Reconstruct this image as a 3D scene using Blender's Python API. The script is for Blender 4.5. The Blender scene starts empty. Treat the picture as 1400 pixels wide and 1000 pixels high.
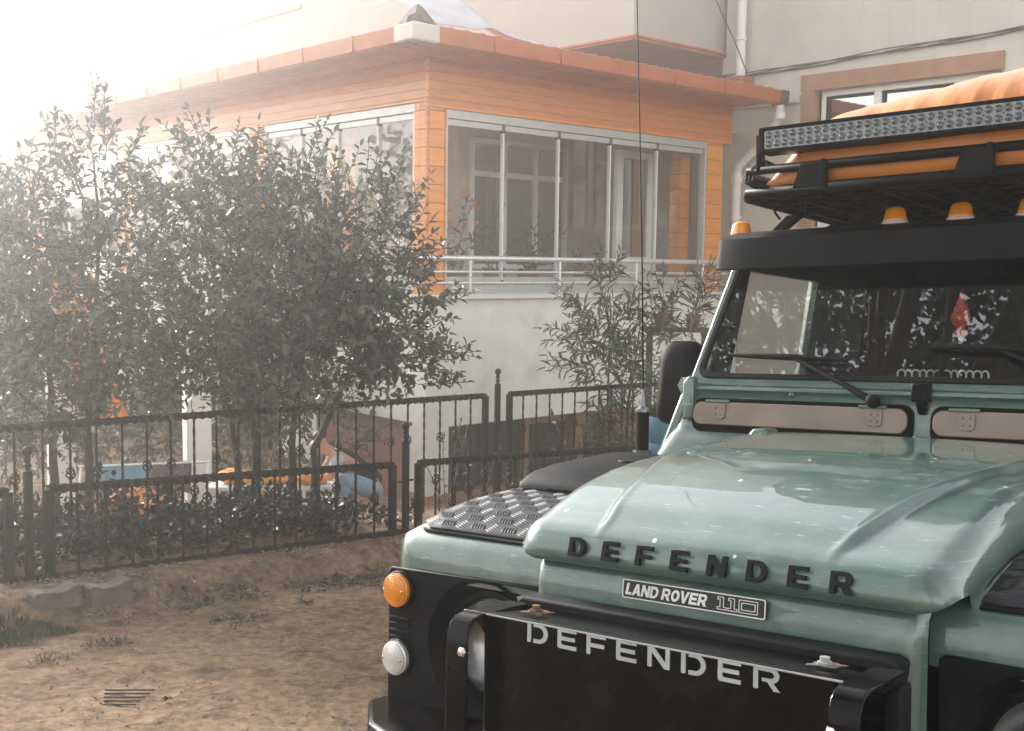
import bpy, math, random
import numpy as np
from mathutils import Matrix, Vector
PI = math.pi
rnd = random.Random(7)
SC = bpy.context.scene
COL = SC.collection

# ---------------------------------------------------------------- camera
def rotm(rx, ry, rz):
    return (Matrix.Rotation(rz, 3, 'Z') @ Matrix.Rotation(ry, 3, 'Y') @ Matrix.Rotation(rx, 3, 'X'))
EYE = Vector((0, 0, 1.63))
w2c = Matrix(((1, 0, 0), (0, 0, -1), (0, 1, 0)))
view = rotm(0, 0, .0135) @ rotm(.0869, 0, 0) @ w2c
cam_rot = (Matrix.Diagonal((1, -1, -1)) @ view).transposed()
cam = bpy.data.cameras.new('camera')
cam.sensor_width = 36
cam.lens = 36 * 1600 / 1400
cam.clip_start = .05
cam.clip_end = 500
camo = bpy.data.objects.new('camera', cam)
camo.matrix_world = Matrix.Translation(EYE) @ cam_rot.to_4x4()
COL.objects.link(camo)
SC.camera = camo

# ---------------------------------------------------------------- sky, sun, exposure
SUN_EL, SUN_AZ = math.radians(21), math.radians(-42)
world = bpy.data.worlds.new('World')
SC.world = world
world.use_nodes = True
wn = world.node_tree
wn.nodes.clear()
wo = wn.nodes.new('ShaderNodeOutputWorld')
bg = wn.nodes.new('ShaderNodeBackground')
sk = wn.nodes.new('ShaderNodeTexSky')
sk.sky_type = 'NISHITA'
sk.sun_disc = False
sk.sun_elevation = SUN_EL
sk.sun_rotation = SUN_AZ
sk.dust_density = .6
sk.air_density = 1.0
sk.ozone_density = 1.0
hs = wn.nodes.new('ShaderNodeHueSaturation')
hs.inputs['Saturation'].default_value = .22
tint = wn.nodes.new('ShaderNodeMix')
tint.data_type = 'RGBA'
tint.blend_type = 'MULTIPLY'
tint.inputs['Factor'].default_value = 1
tint.inputs['B'].default_value = (1.0, .985, .955, 1)
wn.links.new(sk.outputs[0], hs.inputs['Color'])
wn.links.new(hs.outputs[0], tint.inputs['A'])
wn.links.new(tint.outputs['Result'], bg.inputs[0])
bg.inputs[1].default_value = .15
wn.links.new(bg.outputs[0], wo.inputs[0])
sun = bpy.data.lights.new('sun', 'SUN')
sun.energy = 3.1
sun.angle = math.radians(12)
sun.color = (1, .96, .91)
suno = bpy.data.objects.new('sun', sun)
sd = Vector((math.sin(SUN_AZ) * math.cos(SUN_EL), math.cos(SUN_AZ) * math.cos(SUN_EL), math.sin(SUN_EL)))
suno.rotation_euler = sd.to_track_quat('Z', 'Y').to_euler()
suno.location = sd * 40
COL.objects.link(suno)
SC.view_settings.view_transform = 'Standard'
SC.view_settings.look = 'None'
SC.view_settings.gamma = 1
SC.view_settings.exposure = 1.85
SC.cycles.use_denoising = True
HAZE_D, HAZE_G = .0115, .85
SC.cycles.max_bounces = 8
SC.cycles.volume_bounces = 1
SC.cycles.transparent_max_bounces = 16
SC.cycles.caustics_reflective = False
SC.cycles.caustics_refractive = False

# ---------------------------------------------------------------- object helpers
def link(o, parent=None):
    COL.objects.link(o)
    if parent:
        o.parent = parent
    return o
def tag(o, label=None, cat=None, group=None, kind=None):
    if label: o['label'] = label
    if cat: o['category'] = cat
    if group: o['group'] = group
    if kind: o['kind'] = kind
    return o
def thing(name, label, cat, loc=(0, 0, 0), rot=(0, 0, 0), group=None):
    o = bpy.data.objects.new(name, None)
    o.empty_display_size = .2
    o.location = loc
    o.rotation_euler = rot
    link(o)
    return tag(o, label, cat, group)
def copy_tree(o, parent=None):
    c = o.copy()
    COL.objects.link(c)
    c.parent = parent
    for ch in list(o.children):
        copy_tree(ch, c)
    return c

SPLIT = {'sash_rail', 'sash_edge', 'hinge', 'pane', 'panel_frame', 'door_jamb', 'soffit_batten', 'gutter_strap', 'eave_tile', 'pipe_clip', 'pipe_collar', 'gasket', 'screw',
         'led_cup', 'led_rim', 'led_screw', 'roof_rib', 'louvre', 'front_slats', 'grille_slat', 'rack_leg', 'panel_clamp', 'inner_post', 'recess_opening', 'base_ledge', 'rail_bar', 'lamp_cable'}
class MB:
    def __init__(s):
        s.v = []; s.f = []
    def add(s, vs, fs, M=None):
        b = len(s.v)
        if M is not None:
            vs = [tuple(M @ Vector(p)) for p in vs]
        s.v += [tuple(p) for p in vs]
        s.f += [tuple(i + b for i in f) for f in fs]
        return s
    def box(s, a, b, M=None):
        x0, y0, z0 = a; x1, y1, z1 = b
        return s.add([(x0, y0, z0), (x1, y0, z0), (x1, y1, z0), (x0, y1, z0), (x0, y0, z1), (x1, y0, z1), (x1, y1, z1), (x0, y1, z1)],
                     [(0, 3, 2, 1), (4, 5, 6, 7), (0, 1, 5, 4), (1, 2, 6, 5), (2, 3, 7, 6), (3, 0, 4, 7)], M)
    def prism(s, poly, d0, d1, axes, M=None):
        """poly of 2-D points; axes = (i, j, k): poly spans axes i,j and is extruded on k"""
        i, j, k = axes
        n = len(poly); vs = []
        for d in (d0, d1):
            for p in poly:
                q = [0, 0, 0]; q[i] = p[0]; q[j] = p[1]; q[k] = d
                vs.append(q)
        fs = [tuple(range(n))[::-1], tuple(range(n, 2 * n))]
        fs += [(a, (a + 1) % n, n + (a + 1) % n, n + a) for a in range(n)]
        return s.add(vs, fs, M)
    def tube(s, path, r, n=8, cap=True, closed=False, twist=0.0, phase=0.0):
        path = [Vector(p) for p in path]
        m = len(path)
        rr = r if isinstance(r, (list, tuple)) else [r] * m
        up = None; vs = []; fs = []
        for i, p in enumerate(path):
            if closed:
                t = path[(i + 1) % m] - path[i - 1]
            else:
                t = path[min(i + 1, m - 1)] - path[max(i - 1, 0)]
            t.normalize()
            if up is None:
                up = Vector((0, 0, 1)) if abs(t.z) < .9 else Vector((1, 0, 0))
            x = up.cross(t); x.normalize()
            y = t.cross(x); up = y
            for k in range(n):
                a = 2 * PI * k / n + phase + twist * i
                vs.append(p + (x * math.cos(a) + y * math.sin(a)) * rr[i])
        for i in range(m if closed else m - 1):
            for k in range(n):
                a, b = i * n + k, i * n + (k + 1) % n
                c, d = ((i + 1) % m) * n + (k + 1) % n, ((i + 1) % m) * n + k
                fs.append((a, b, c, d))
        if cap and not closed:
            fs.append(tuple(range(n))[::-1]); fs.append(tuple(range((m - 1) * n, m * n)))
        return s.add(vs, fs)
    def lathe(s, prof, M=None, n=24, cap=True):
        """prof of (radius, height) about local Z"""
        vs = []; fs = []; m = len(prof)
        for r, h in prof:
            for k in range(n):
                a = 2 * PI * k / n
                vs.append((r * math.cos(a), r * math.sin(a), h))
        for i in range(m - 1):
            for k in range(n):
                fs.append((i * n + k, i * n + (k + 1) % n, (i + 1) * n + (k + 1) % n, (i + 1) * n + k))
        if cap:
            fs.append(tuple(range(n))[::-1]); fs.append(tuple(range((m - 1) * n, m * n)))
        return s.add(vs, fs, M)
    def grid(s, fn, nu, nv, M=None):
        vs = [fn(i / nu, j / nv) for j in range(nv + 1) for i in range(nu + 1)]
        fs = [(j * (nu + 1) + i, j * (nu + 1) + i + 1, (j + 1) * (nu + 1) + i + 1, (j + 1) * (nu + 1) + i) for j in range(nv) for i in range(nu)]
        return s.add(vs, fs, M)
    def pieces(s):
        p = list(range(len(s.v)))
        def find(a):
            while p[a] != a:
                p[a] = p[p[a]]; a = p[a]
            return a
        for f in s.f:
            r0 = find(f[0])
            for i in f[1:]: p[find(i)] = r0
        out = {}
        for f in s.f: out.setdefault(find(f[0]), []).append(f)
        res = []
        for fs in out.values():
            ids = sorted({i for f in fs for i in f}); ix = {a: b for b, a in enumerate(ids)}
            q = MB(); q.v = [s.v[i] for i in ids]; q.f = [tuple(ix[i] for i in f) for f in fs]; res.append(q)
        return res
    def build(s, name, mat, parent=None, smooth=None, bevel=0, seg=2, solid=0, sub=0):
        if name in SPLIT and parent:
            ps = s.pieces()
            if len(ps) > 1:
                return [q.build(name, mat, parent, smooth, bevel, seg, solid, sub) for q in ps][0]
        me = bpy.data.meshes.new(name)
        me.from_pydata(s.v, [], s.f)
        me.validate()
        if smooth is not None:
            me.polygons.foreach_set('use_smooth', [True] * len(me.polygons))
            if smooth < 179:
                me.set_sharp_from_angle(angle=math.radians(smooth))
        me.materials.append(mat)
        o = bpy.data.objects.new(name, me)
        link(o, parent)
        if solid:
            m = o.modifiers.new('solid', 'SOLIDIFY'); m.thickness = solid; m.offset = -1
        if bevel:
            m = o.modifiers.new('bevel', 'BEVEL'); m.width = bevel; m.segments = seg; m.limit_method = 'ANGLE'; m.angle_limit = math.radians(40)
        if sub:
            m = o.modifiers.new('sub', 'SUBSURF'); m.levels = sub; m.render_levels = sub
        return o

def frame(o, x, y, z):
    return Matrix(((x[0], y[0], z[0], o[0]), (x[1], y[1], z[1], o[1]), (x[2], y[2], z[2], o[2]), (0, 0, 0, 1)))
def to_front(u, v, z, s=1):          # local XY -> u,z ; local Z -> towards the viewer (-v)
    return frame((u, v, z), (s, 0, 0), (0, 0, s), (0, -s, 0))
def rrect(x0, y0, x1, y1, r, n=5):
    P = []
    for cx, cy, a0 in ((x1 - r, y1 - r, 0), (x0 + r, y1 - r, 90), (x0 + r, y0 + r, 180), (x1 - r, y0 + r, 270)):
        for k in range(n + 1):
            a = math.radians(a0 + 90 * k / n)
            P.append((cx + r * math.cos(a), cy + r * math.sin(a)))
    return P
def circ(cx, cy, r, n=32):
    return [(cx + r * math.cos(2 * PI * k / n), cy + r * math.sin(2 * PI * k / n)) for k in range(n)]
def flat(name, polys, depth, mat, M, parent, bevel=0):
    """polygons with holes (even-odd), extruded by depth along local +Z, as one mesh"""
    cu = bpy.data.curves.new(name, 'CURVE')
    cu.dimensions = '2D'; cu.fill_mode = 'BOTH'; cu.extrude = max(depth / 2 - bevel, .00001)
    cu.bevel_depth = bevel; cu.bevel_resolution = 1
    if bevel:
        cu.offset = -bevel
    for P in polys:
        sp = cu.splines.new('POLY')
        sp.points.add(len(P) - 1)
        for q, p in zip(sp.points, P):
            q.co = (p[0], p[1], 0, 1)
        sp.use_cyclic_u = True
    t = bpy.data.objects.new(name, cu)
    me = bpy.data.meshes.new_from_object(t)
    bpy.data.objects.remove(t)
    bpy.data.curves.remove(cu)
    me.name = name
    me.transform(M @ Matrix.Translation((0, 0, depth / 2)))
    me.materials.clear(); me.materials.append(mat)
    o = bpy.data.objects.new(name, me)
    return link(o, parent)

# ---------------------------------------------------------------- materials
def newmat(name):
    m = bpy.data.materials.new(name)
    m.use_nodes = True
    nt = m.node_tree
    return m, nt, nt.nodes['Principled BSDF']
def N(nt, t, **kw):
    n = nt.nodes.new(t)
    for k, v in kw.items():
        if k in n.inputs.keys(): n.inputs[k].default_value = v
        else: setattr(n, k, v)
    return n
def coords(nt, scale=(1, 1, 1), gen='Object'):
    tc = N(nt, 'ShaderNodeTexCoord'); mp = N(nt, 'ShaderNodeMapping')
    mp.inputs['Scale'].default_value = scale
    nt.links.new(tc.outputs[gen], mp.inputs[0])
    return mp.outputs[0]
def noise(nt, vec, scale, detail=4, rough=.55):
    n = N(nt, 'ShaderNodeTexNoise', Scale=scale, Detail=detail, Roughness=rough)
    nt.links.new(vec, n.inputs['Vector'])
    return n.outputs['Fac']
def ramp(nt, fac, stops):
    r = N(nt, 'ShaderNodeValToRGB')
    el = r.color_ramp.elements
    while len(el) < len(stops): el.new(.5)
    for e, (p, c) in zip(el, stops):
        e.position = p; e.color = tuple(c) + (1,) if len(c) == 3 else c
    nt.links.new(fac, r.inputs[0])
    return r.outputs[0]
def mixc(nt, f, a, b, mode='MIX'):
    m = N(nt, 'ShaderNodeMix', data_type='RGBA', blend_type=mode)
    for key, val in (('Factor', f), ('A', a), ('B', b)):
        if hasattr(val, 'links'): nt.links.new(val, m.inputs[key])
        else: m.inputs[key].default_value = val if key == 'Factor' else (tuple(val) + (1,))
    return m.outputs['Result']
def bump(nt, bs, h, strength=.3, dist=.01):
    b = N(nt, 'ShaderNodeBump', Strength=strength, Distance=dist)
    nt.links.new(h, b.inputs['Height'])
    nt.links.new(b.outputs[0], bs.inputs['Normal'])
def basic(name, c, rough=.5, metal=0, var=.15, vs=8, bmp=0, bs=60, coat=0, spec=None, dust=None):
    if spec is None and max(c) < .03 and rough > .3: spec = .10
    m, nt, b = newmat(name)
    co = coords(nt)
    f = noise(nt, co, vs)
    lo = [x * (1 - var) for x in c]; hi = [min(1, x * (1 + var)) for x in c]
    colr = ramp(nt, f, [(.3, lo), (.7, hi)])
    if dust:
        d = ramp(nt, noise(nt, co, dust[1], 6, .65), [(.48, (0, 0, 0)), (.8, (dust[2],) * 3)])
        colr = mixc(nt, d, colr, dust[0])
    nt.links.new(colr, b.inputs['Base Color'])
    b.inputs['Roughness'].default_value = rough
    rr = N(nt, 'ShaderNodeMapRange'); rr.inputs['To Min'].default_value = max(.02, rough - .08); rr.inputs['To Max'].default_value = min(1, rough + .12)
    nt.links.new(noise(nt, co, vs * 2.3, 5), rr.inputs[0]); nt.links.new(rr.outputs[0], b.inputs['Roughness'])
    b.inputs['Metallic'].default_value = metal
    if spec is not None: b.inputs['Specular IOR Level'].default_value = spec
    if coat: b.inputs['Coat Weight'].default_value = coat; b.inputs['Coat Roughness'].default_value = .06
    if bmp: bump(nt, b, noise(nt, co, bs, 5), bmp, .004)
    return m
def glassmat(name, tintc=(.75, .8, .78), refl=.0, ior=1.5, rough=.0, ripple=0):
    m, nt, b = newmat(name)
    nt.nodes.remove(b)
    out = nt.nodes['Material Output']
    tr = N(nt, 'ShaderNodeBsdfTransparent'); tr.inputs[0].default_value = tuple(tintc) + (1,)
    gl = N(nt, 'ShaderNodeBsdfGlossy'); gl.inputs['Roughness'].default_value = rough
    gl.inputs[0].default_value = (.95, .95, .95, 1)
    fr = N(nt, 'ShaderNodeFresnel', IOR=ior)
    ge = N(nt, 'ShaderNodeNewGeometry'); mr = N(nt, 'ShaderNodeMapRange')
    mr.inputs['To Min'].default_value = ior; mr.inputs['To Max'].default_value = 1 / ior
    nt.links.new(ge.outputs['Backfacing'], mr.inputs[0]); nt.links.new(mr.outputs[0], fr.inputs['IOR'])
    ad = N(nt, 'ShaderNodeMath', operation='ADD', use_clamp=True); ad.inputs[1].default_value = refl
    mx = N(nt, 'ShaderNodeMixShader')
    nt.links.new(fr.outputs[0], ad.inputs[0]); nt.links.new(ad.outputs[0], mx.inputs[0])
    nt.links.new(tr.outputs[0], mx.inputs[1]); nt.links.new(gl.outputs[0], mx.inputs[2])
    nt.links.new(mx.outputs[0], out.inputs[0])
    if ripple:
        bp = N(nt, 'ShaderNodeBump', Strength=ripple, Distance=.01)
        nt.links.new(noise(nt, coords(nt), 2.2, 1), bp.inputs['Height'])
        nt.links.new(bp.outputs[0], gl.inputs['Normal']); nt.links.new(bp.outputs[0], fr.inputs['Normal'])
    return m
def leafmat(name, c1, c2, c3, rough=.45, trans=.25):
    m, nt, b = newmat(name)
    g = N(nt, 'ShaderNodeNewGeometry')
    colr = ramp(nt, g.outputs['Random Per Island'], [(0, c1), (.55, c2), (.93, c2), (1, c3)])
    co = coords(nt)
    colr = mixc(nt, ramp(nt, noise(nt, co, 2.0), [(.35, (.65, .65, .65)), (.7, (1.25, 1.25, 1.25))]), (0, 0, 0), colr, 'MIX')
    nt.links.new(colr, b.inputs['Base Color'])
    b.inputs['Roughness'].default_value = rough
    tl = N(nt, 'ShaderNodeBsdfTranslucent'); nt.links.new(colr, tl.inputs[0])
    mx = N(nt, 'ShaderNodeMixShader'); mx.inputs[0].default_value = trans
    nt.links.new(b.outputs[0], mx.inputs[1]); nt.links.new(tl.outputs[0], mx.inputs[2])
    nt.links.new(mx.outputs[0], nt.nodes['Material Output'].inputs[0])
    return m

def paintmat(name, base):
    m, nt, b = newmat(name)
    co = coords(nt)
    c = ramp(nt, noise(nt, co, 5, 5), [(.3, [x * .93 for x in base]), (.7, [x * 1.07 for x in base])])
    # thin dust film, droppings and worn scratches
    film = ramp(nt, noise(nt, co, 7, 8, .7), [(.46, (0, 0, 0)), (.75, (.26, .26, .26))])
    c = mixc(nt, film, c, (.33, .36, .32))
    sc = ramp(nt, noise(nt, coords(nt, (6, 2, 90)), 2.4, 6, .75), [(.60, (0, 0, 0)), (.70, (.7, .7, .7))])
    c = mixc(nt, sc, c, (.42, .47, .43))
    vo = N(nt, 'ShaderNodeTexVoronoi', Scale=14.3)
    nt.links.new(coords(nt, (1, .55, 1)), vo.inputs['Vector'])
    sp = ramp(nt, vo.outputs['Distance'], [(.045, (1, 1, 1)), (.075, (0, 0, 0))])
    gate = ramp(nt, noise(nt, co, 3.1, 2), [(.46, (0, 0, 0)), (.50, (1, 1, 1))])
    sp = mixc(nt, 1.0, sp, gate, 'MULTIPLY')
    c = mixc(nt, sp, c, (.62, .62, .56))
    nt.links.new(c, b.inputs['Base Color'])
    b.inputs['Roughness'].default_value = .38
    b.inputs['Coat Weight'].default_value = 1
    rr = ramp(nt, noise(nt, co, 9, 6, .65), [(.35, (.015, .015, .015)), (.75, (.10, .10, .10))])
    nt.links.new(rr, b.inputs['Coat Roughness'])
    bump(nt, b, noise(nt, co, 3.5, 2), .035, .02)
    return m

MT = {}
MT['paint'] = paintmat('green paint', (.054, .103, .089))
MT['plastic'] = basic('black grained plastic', (.0045, .0048, .0065), .55, 0, .2, 10, .35, 420, dust=((.06, .06, .06), 6, .25))
MT['grille_plastic'] = basic('grey grained plastic', (.014, .0145, .017), .6, 0, .2, 10, .4, 380, dust=((.08, .075, .07), 9, .3))
MT['black_gloss'] = basic('black gloss powder coat', (.0022, .0022, .0025), .16, 0, .2, 6, .05, 160, spec=.14, dust=((.05, .045, .04), 12, .2))
MT['black_satin'] = basic('black satin steel', (.0032, .0032, .0037), .45, 0, .25, 8, .12, 200, dust=((.05, .05, .05), 8, .2))
MT['rubber'] = basic('rubber', (.009, .009, .009), .65, 0, .2, 8, .2, 120)
MT['interior'] = basic('dark interior', (.005, .005, .0055), .8, 0, .2, 6)
MT['letter'] = basic('dark grey letters', (.013, .014, .018), .5, 0, .15, 20, .2, 300)
MT['steel_letter'] = basic('light grey stencil', (.36, .40, .39), .45, .1, .15, 14, .1, 90)
MT['badge_black'] = basic('badge black', (.010, .010, .010), .3)
MT['badge_white'] = basic('badge silver white', (.72, .71, .67), .4)
MT['flap'] = basic('worn flap metal', (.20, .150, .118), .45, .25, .18, 9, .15, 60, dust=((.16, .14, .13), 5, .8))
MT['alu'] = basic('chequer aluminium', (.040, .042, .046), .55, .1, .3, 18, .1, 150, spec=.22, dust=((.02, .02, .02), 10, .7))
MT['chrome'] = basic('chrome', (.75, .75, .75), .12, 1)
MT['bolt'] = basic('rusty bolt', (.16, .085, .05), .6, .4, .4, 60)
MT['amber'] = basic('amber lens', (.90, .30, .015), .16, 0, .1, 12, coat=.6)
MT['amber'].node_tree.nodes['Principled BSDF'].inputs['Transmission Weight'].default_value = .25
MT['clear_lens'] = basic('clear ribbed lens', (.62, .61, .58), .14, .25, .1, 20, coat=.6)
MT['reflector'] = basic('lamp reflector', (.17, .175, .18), .25, .6, .2, 60)
MT['led_lens'] = basic('led glass', (.06, .065, .07), .08, 0, .3, 90, coat=.8)
MT['windscreen'] = glassmat('windscreen glass', (.96, .97, .96), .105, 1.5)
MT['car_glass'] = glassmat('car side glass', (.99, .99, .99), -.02, 1.5)
MT['tarp'] = None
MT['edge'] = basic('bare plate edge', (.34, .34, .33), .4, .3, .06, 6)
MT['bowl'] = basic('shaded lamp bowl', (.30, .30, .30), .22, .9, .2, 9)
MT['red'] = basic('red plastic', (.42, .035, .010), .35)
MT['pale'] = basic('pale ring plastic', (.55, .54, .50), .3)

# ================================================================ THE CAR  (x = across, y = backwards, z = up, origin under the bonnet lip)
car = thing('off_road_car', 'green off road car with black roof rack and light bar parked on the dirt yard', 'car', (.3418, 1.9723, 0), (-.07, -.05, -.67))
lerp = lambda a, b, t: a + (b - a) * t
def sstep(a, b, x):
    t = min(1, max(0, (x - a) / (b - a))); return t * t * (3 - 2 * t)

# ---- letters (outer loop + holes, 1 unit high)
def arc(cx, cy, rx, ry, a0, a1, n=10):
    return [(cx + rx * math.cos(math.radians(a0 + (a1 - a0) * k / n)), cy + ry * math.sin(math.radians(a0 + (a1 - a0) * k / n))) for k in range(n + 1)]
GL = {
 'D': (1.0, [[(0, 0)] + arc(.52, .5, .48, .5, -90, 90) + [(0, 1)], [(.27, .22)] + arc(.50, .5, .22, .28, -90, 90) + [(.27, .78)]]),
 'E': (.95, [[(0, 0), (.95, 0), (.95, .22), (.28, .22), (.28, .39), (.85, .39), (.85, .61), (.28, .61), (.28, .78), (.95, .78), (.95, 1), (0, 1)]]),
 'F': (.92, [[(0, 0), (.28, 0), (.28, .36), (.82, .36), (.82, .58), (.28, .58), (.28, .78), (.92, .78), (.92, 1), (0, 1)]]),
 'N': (1.0, [[(0, 0), (.27, 0), (.27, .58), (.70, 0), (1, 0), (1, 1), (.73, 1), (.73, .42), (.30, 1), (0, 1)]]),
 'R': (1.04, [[(0, 0), (.28, 0), (.28, .34), (.46, .34), (.72, 0), (1.05, 0)] + arc(.64, .675, .34, .325, -62, 90) + [(0, 1)],
              [(.28, .54)] + arc(.62, .665, .10, .125, -90, 90, 6) + [(.28, .79)]]),
 'L': (.75, [[(0, 0), (.75, 0), (.75, .22), (.30, .22), (.30, 1), (0, 1)]]),
 'A': (1.04, [[(0, 0), (.29, 0), (.36, .20), (.68, .20), (.75, 0), (1.04, 0), (.68, 1), (.36, 1)], [(.43, .41), (.61, .41), (.52, .72)]]),
 'O': (1.0, [arc(.5, .5, .5, .5, 0, 345, 23), arc(.5, .5, .21, .28, 0, 345, 23)]),
 'V': (1.04, [[(.38, 0), (.66, 0), (1.04, 1), (.75, 1), (.52, .33), (.29, 1), (0, 1)]]),
}
# stencil set: bars with rounded ends, the D cut in two
GS = {
 'D': (1.12, [rrect(0, 0, .20, 1, .06), [(.34, 0), (.60, 0)] + arc(.62, .5, .50, .5, -90, 90, 12) + [(.34, 1), (.34, .80), (.60, .80)] + arc(.60, .5, .30, .30, 90, -90, 12) + [(.34, .20)]]),
 'E': (1.0, [[(.10, 0), (1, 0), (1, .19), (.25, .19), (.20, .24), (.20, .405), (.92, .405), (.92, .595), (.20, .595), (.20, .81), (1, .81), (1, 1), (.06, 1), (0, .95), (0, .10), (.03, .03)]]),
 'F': (.98, [[(.03, 0), (.17, 0), (.20, .03), (.20, .36), (.90, .36), (.90, .55), (.20, .55), (.20, .81), (.98, .81), (.98, 1), (.06, 1), (0, .95), (0, .03)]]),
 'N': (1.05, [[(.02, 0), (.18, 0), (.20, .03), (.20, .70), (.80, 0), (1.02, 0), (1.05, .03), (1.05, 1), (.85, 1), (.85, .30), (.25, 1), (0, 1), (0, .03)]]),
 'R': (1.08, [[(.02, 0), (.18, 0), (.20, .03), (.20, .81), (.68, .81)] + arc(.70, .66, .17, .15, 90, -90, 6) + [(.36, .51), (.36, .36), (.58, .36), (.86, 0), (1.12, 0), (.84, .33)] + arc(.72, .66, .36, .34, -62, 90, 8) + [(.06, 1), (0, .95), (0, .03)]]),
}
def word(txt, G, h, gap, wscale=1, shear=0):
    x = 0; P = []
    for c in txt:
        if c == ' ':
            x += .38 * h * wscale; continue
        w, polys = G[c]
        for q in polys:
            P.append([(x + (a * wscale + shear * b) * h, b * h) for a, b in q])
        x += w * wscale * h + gap
    return P, x - gap
def letters(P, depth, mat, M, parent, bevel=0):
    # one object per letter: a hole or a second stroke that overlaps a letter's span belongs to it
    groups = []
    for q in P:
        x0 = min(a for a, b in q); x1 = max(a for a, b in q); h = max(b for a, b in q) - min(b for a, b in q)
        for g_ in groups:
            if min(x1, g_[1]) - max(x0, g_[0]) > .6 * (x1 - x0) or (g_[3] == 'D' and False):
                g_[2].append(q); break
        else: groups.append([x0, x1, [q], ''])
    for g_ in groups: flat('letter', g_[2], depth, mat, M, parent, bevel)
def centred(P, w, dx=0, dy=0):
    return [[(a - w / 2 + dx, b + dy) for a, b in q] for q in P]

# ---- bonnet
BP = [(.030, 1.066), (.004, 1.066), (-.004, 1.072), (-.006, 1.085), (-.004, 1.100), (.004, 1.118), (.016, 1.131), (.035, 1.140), (.065, 1.150), (.105, 1.165), (.15, 1.180), (.20, 1.196), (.26, 1.211), (.33, 1.226), (.41, 1.237), (.50, 1.245), (.60, 1.251), (.70, 1.256), (.80, 1.260), (.90, 1.264), (1.0, 1.267), (1.06, 1.269)]
bw = .44
def ucrease(v):
    return float(np.interp(v, [0, .02, .07, .115, .18, .25, .4, .6, 1.05], [.228, .230, .243, .257, .272, .286, .325, .355, .39]))
us = []
for k in range(-64, 65):
    us.append(k / 64 * .395)
edge = [(.005, .0005), (.016, .0035), (.027, .010), (.036, .021), (.042, .035), (.045, .062)]
m = MB()
cols = [(-(.395 + e[0]), e[1]) for e in reversed(edge)] + [(u, 0) for u in us] + [(.395 + e[0], e[1]) for e in edge]
fine = []
for a, b in zip(BP[:-1], BP[1:]):
    k = 1 if a[0] < .03 else 3
    for q in range(k):
        fine.append((lerp(a[0], b[0], q / k), lerp(a[1], b[1], q / k)))
fine.append(BP[-1])
vs = []
for iv, (v, z) in enumerate(fine):
    for u, drop in cols:
        if drop == .062 and v > .03: drop = max(.03, z - float(np.interp(v, [.06, .118, .16, .22, .30, .40, .60, .85, 1.10], [1.066, 1.076, 1.088, 1.104, 1.120, 1.130, 1.142, 1.156, 1.172])))
        au = abs(u)
        c = .045 * max(0, (au - .37) / .07) ** 2 * (1 - sstep(.03, .22, v))
        r = 0
        if v >= 0.0 and z > 1.125:
            uc = ucrease(v)
            r = .013 * sstep(.01, .12, v) * (1 - sstep(uc - .005, uc + .013, au)) + .006 * (1 - (au / .44) ** 2) * sstep(.1, .5, v)
            r += .004 * math.exp(-((au - uc) / .009) ** 2) * sstep(.0, .06, v)
        dr = drop * (1 if z > 1.10 else max(0, (z - 1.066) / .034))
        zz = max(z + r - dr, min(z, 1.0665))
        if v < .06 and au > .39: zz = max(zz, 1.0665 + .024 * ((au - .39) / .05) ** 2)
        vs.append((u, v + c, zz))
nc = len(cols)
fs = [(j * nc + i, j * nc + i + 1, (j + 1) * nc + i + 1, (j + 1) * nc + i) for j in range(len(fine) - 1) for i in range(nc - 1)]
m.add(vs, fs)
bonnet = m.build('bonnet', MT['paint'], car, 180)
P, w = word('DEFENDER', GL, .038, .0386, 1.02)
M = frame((0, -.0085, 1.0825), (1, 0, 0), (0, .20, .98), (0, -.98, .20))
letters(centred(P, w), .009, MT['letter'], M, bonnet, .0012)
for sx in (-1, 1):                                   # hinge plates at the rear corners
    h = MB().prism([(-.045, -.01), (.04, -.01), (.024, .030), (-.016, .030)], -.034, .034, (0, 2, 1), Matrix.Translation((sx * .40, 1.045, 1.262)))
    h.build('bonnet_hinge', MT['paint'], bonnet, 40, .006)

# ---- front panel (between the wings) with grille
fp = MB()
prof = [(.085, .60), (.020, .60), (.014, .62), (.012, .90), (.013, 1.02), (.018, 1.05), (.03, 1.064), (.085, 1.068)]
def fpf(i, j):
    n = len(prof) - 1
    a = j * n; q = min(int(a), n - 1); t = a - q
    v = lerp(prof[q][0], prof[q + 1][0], t); z = lerp(prof[q][1], prof[q + 1][1], t)
    u = lerp(-.392, .392, i); c = .03 * max(0, (abs(u) - .372) / .02) ** 2
    return (u, v + c, z)
fp.grid(fpf, 80, len(prof) - 1)
fpo = fp.build('front_panel', MT['paint'], car, 50)
g = MB().prism(rrect(-.350, .60, .350, .965, .03), -.004, .008, (0, 2, 1))
g.build('grille_opening', MT['interior'], car)
g = MB()
for k in range(9):
    z = .63 + k * .036
    g.box((-.345, -.012, z), (.345, .006, z + .012))
g.build('grille_slat', MT['plastic'], car, bevel=.002)
g = MB()                                             # raised plastic surround, wider at the top
g.prism([(-.382, .958), (-.36, .942), (.352, .942), (.374, .958), (.378, .990), (.36, .998), (-.372, .998), (-.388, .990)], -.046, .010, (0, 2, 1))
g.prism([(-.386, .60), (-.352, .60), (-.352, .940), (-.374, .955), (-.386, .955)], -.040, .010, (0, 2, 1))
g.prism([(.352, .60), (.38, .60), (.38, .955), (.372, .955), (.352, .940)], -.040, .010, (0, 2, 1))
go = g.build('grille_surround', MT['grille_plastic'], car, 35, .006, 3)
for u in (-.27, .285):
    MB().lathe([(.007, 0), (.007, .006)], frame((u, -.047, .950), (1, 0, 0), (0, 0, 1), (0, -1, 0)), 10).build('trim_notch', MT['interior'], go)
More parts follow.
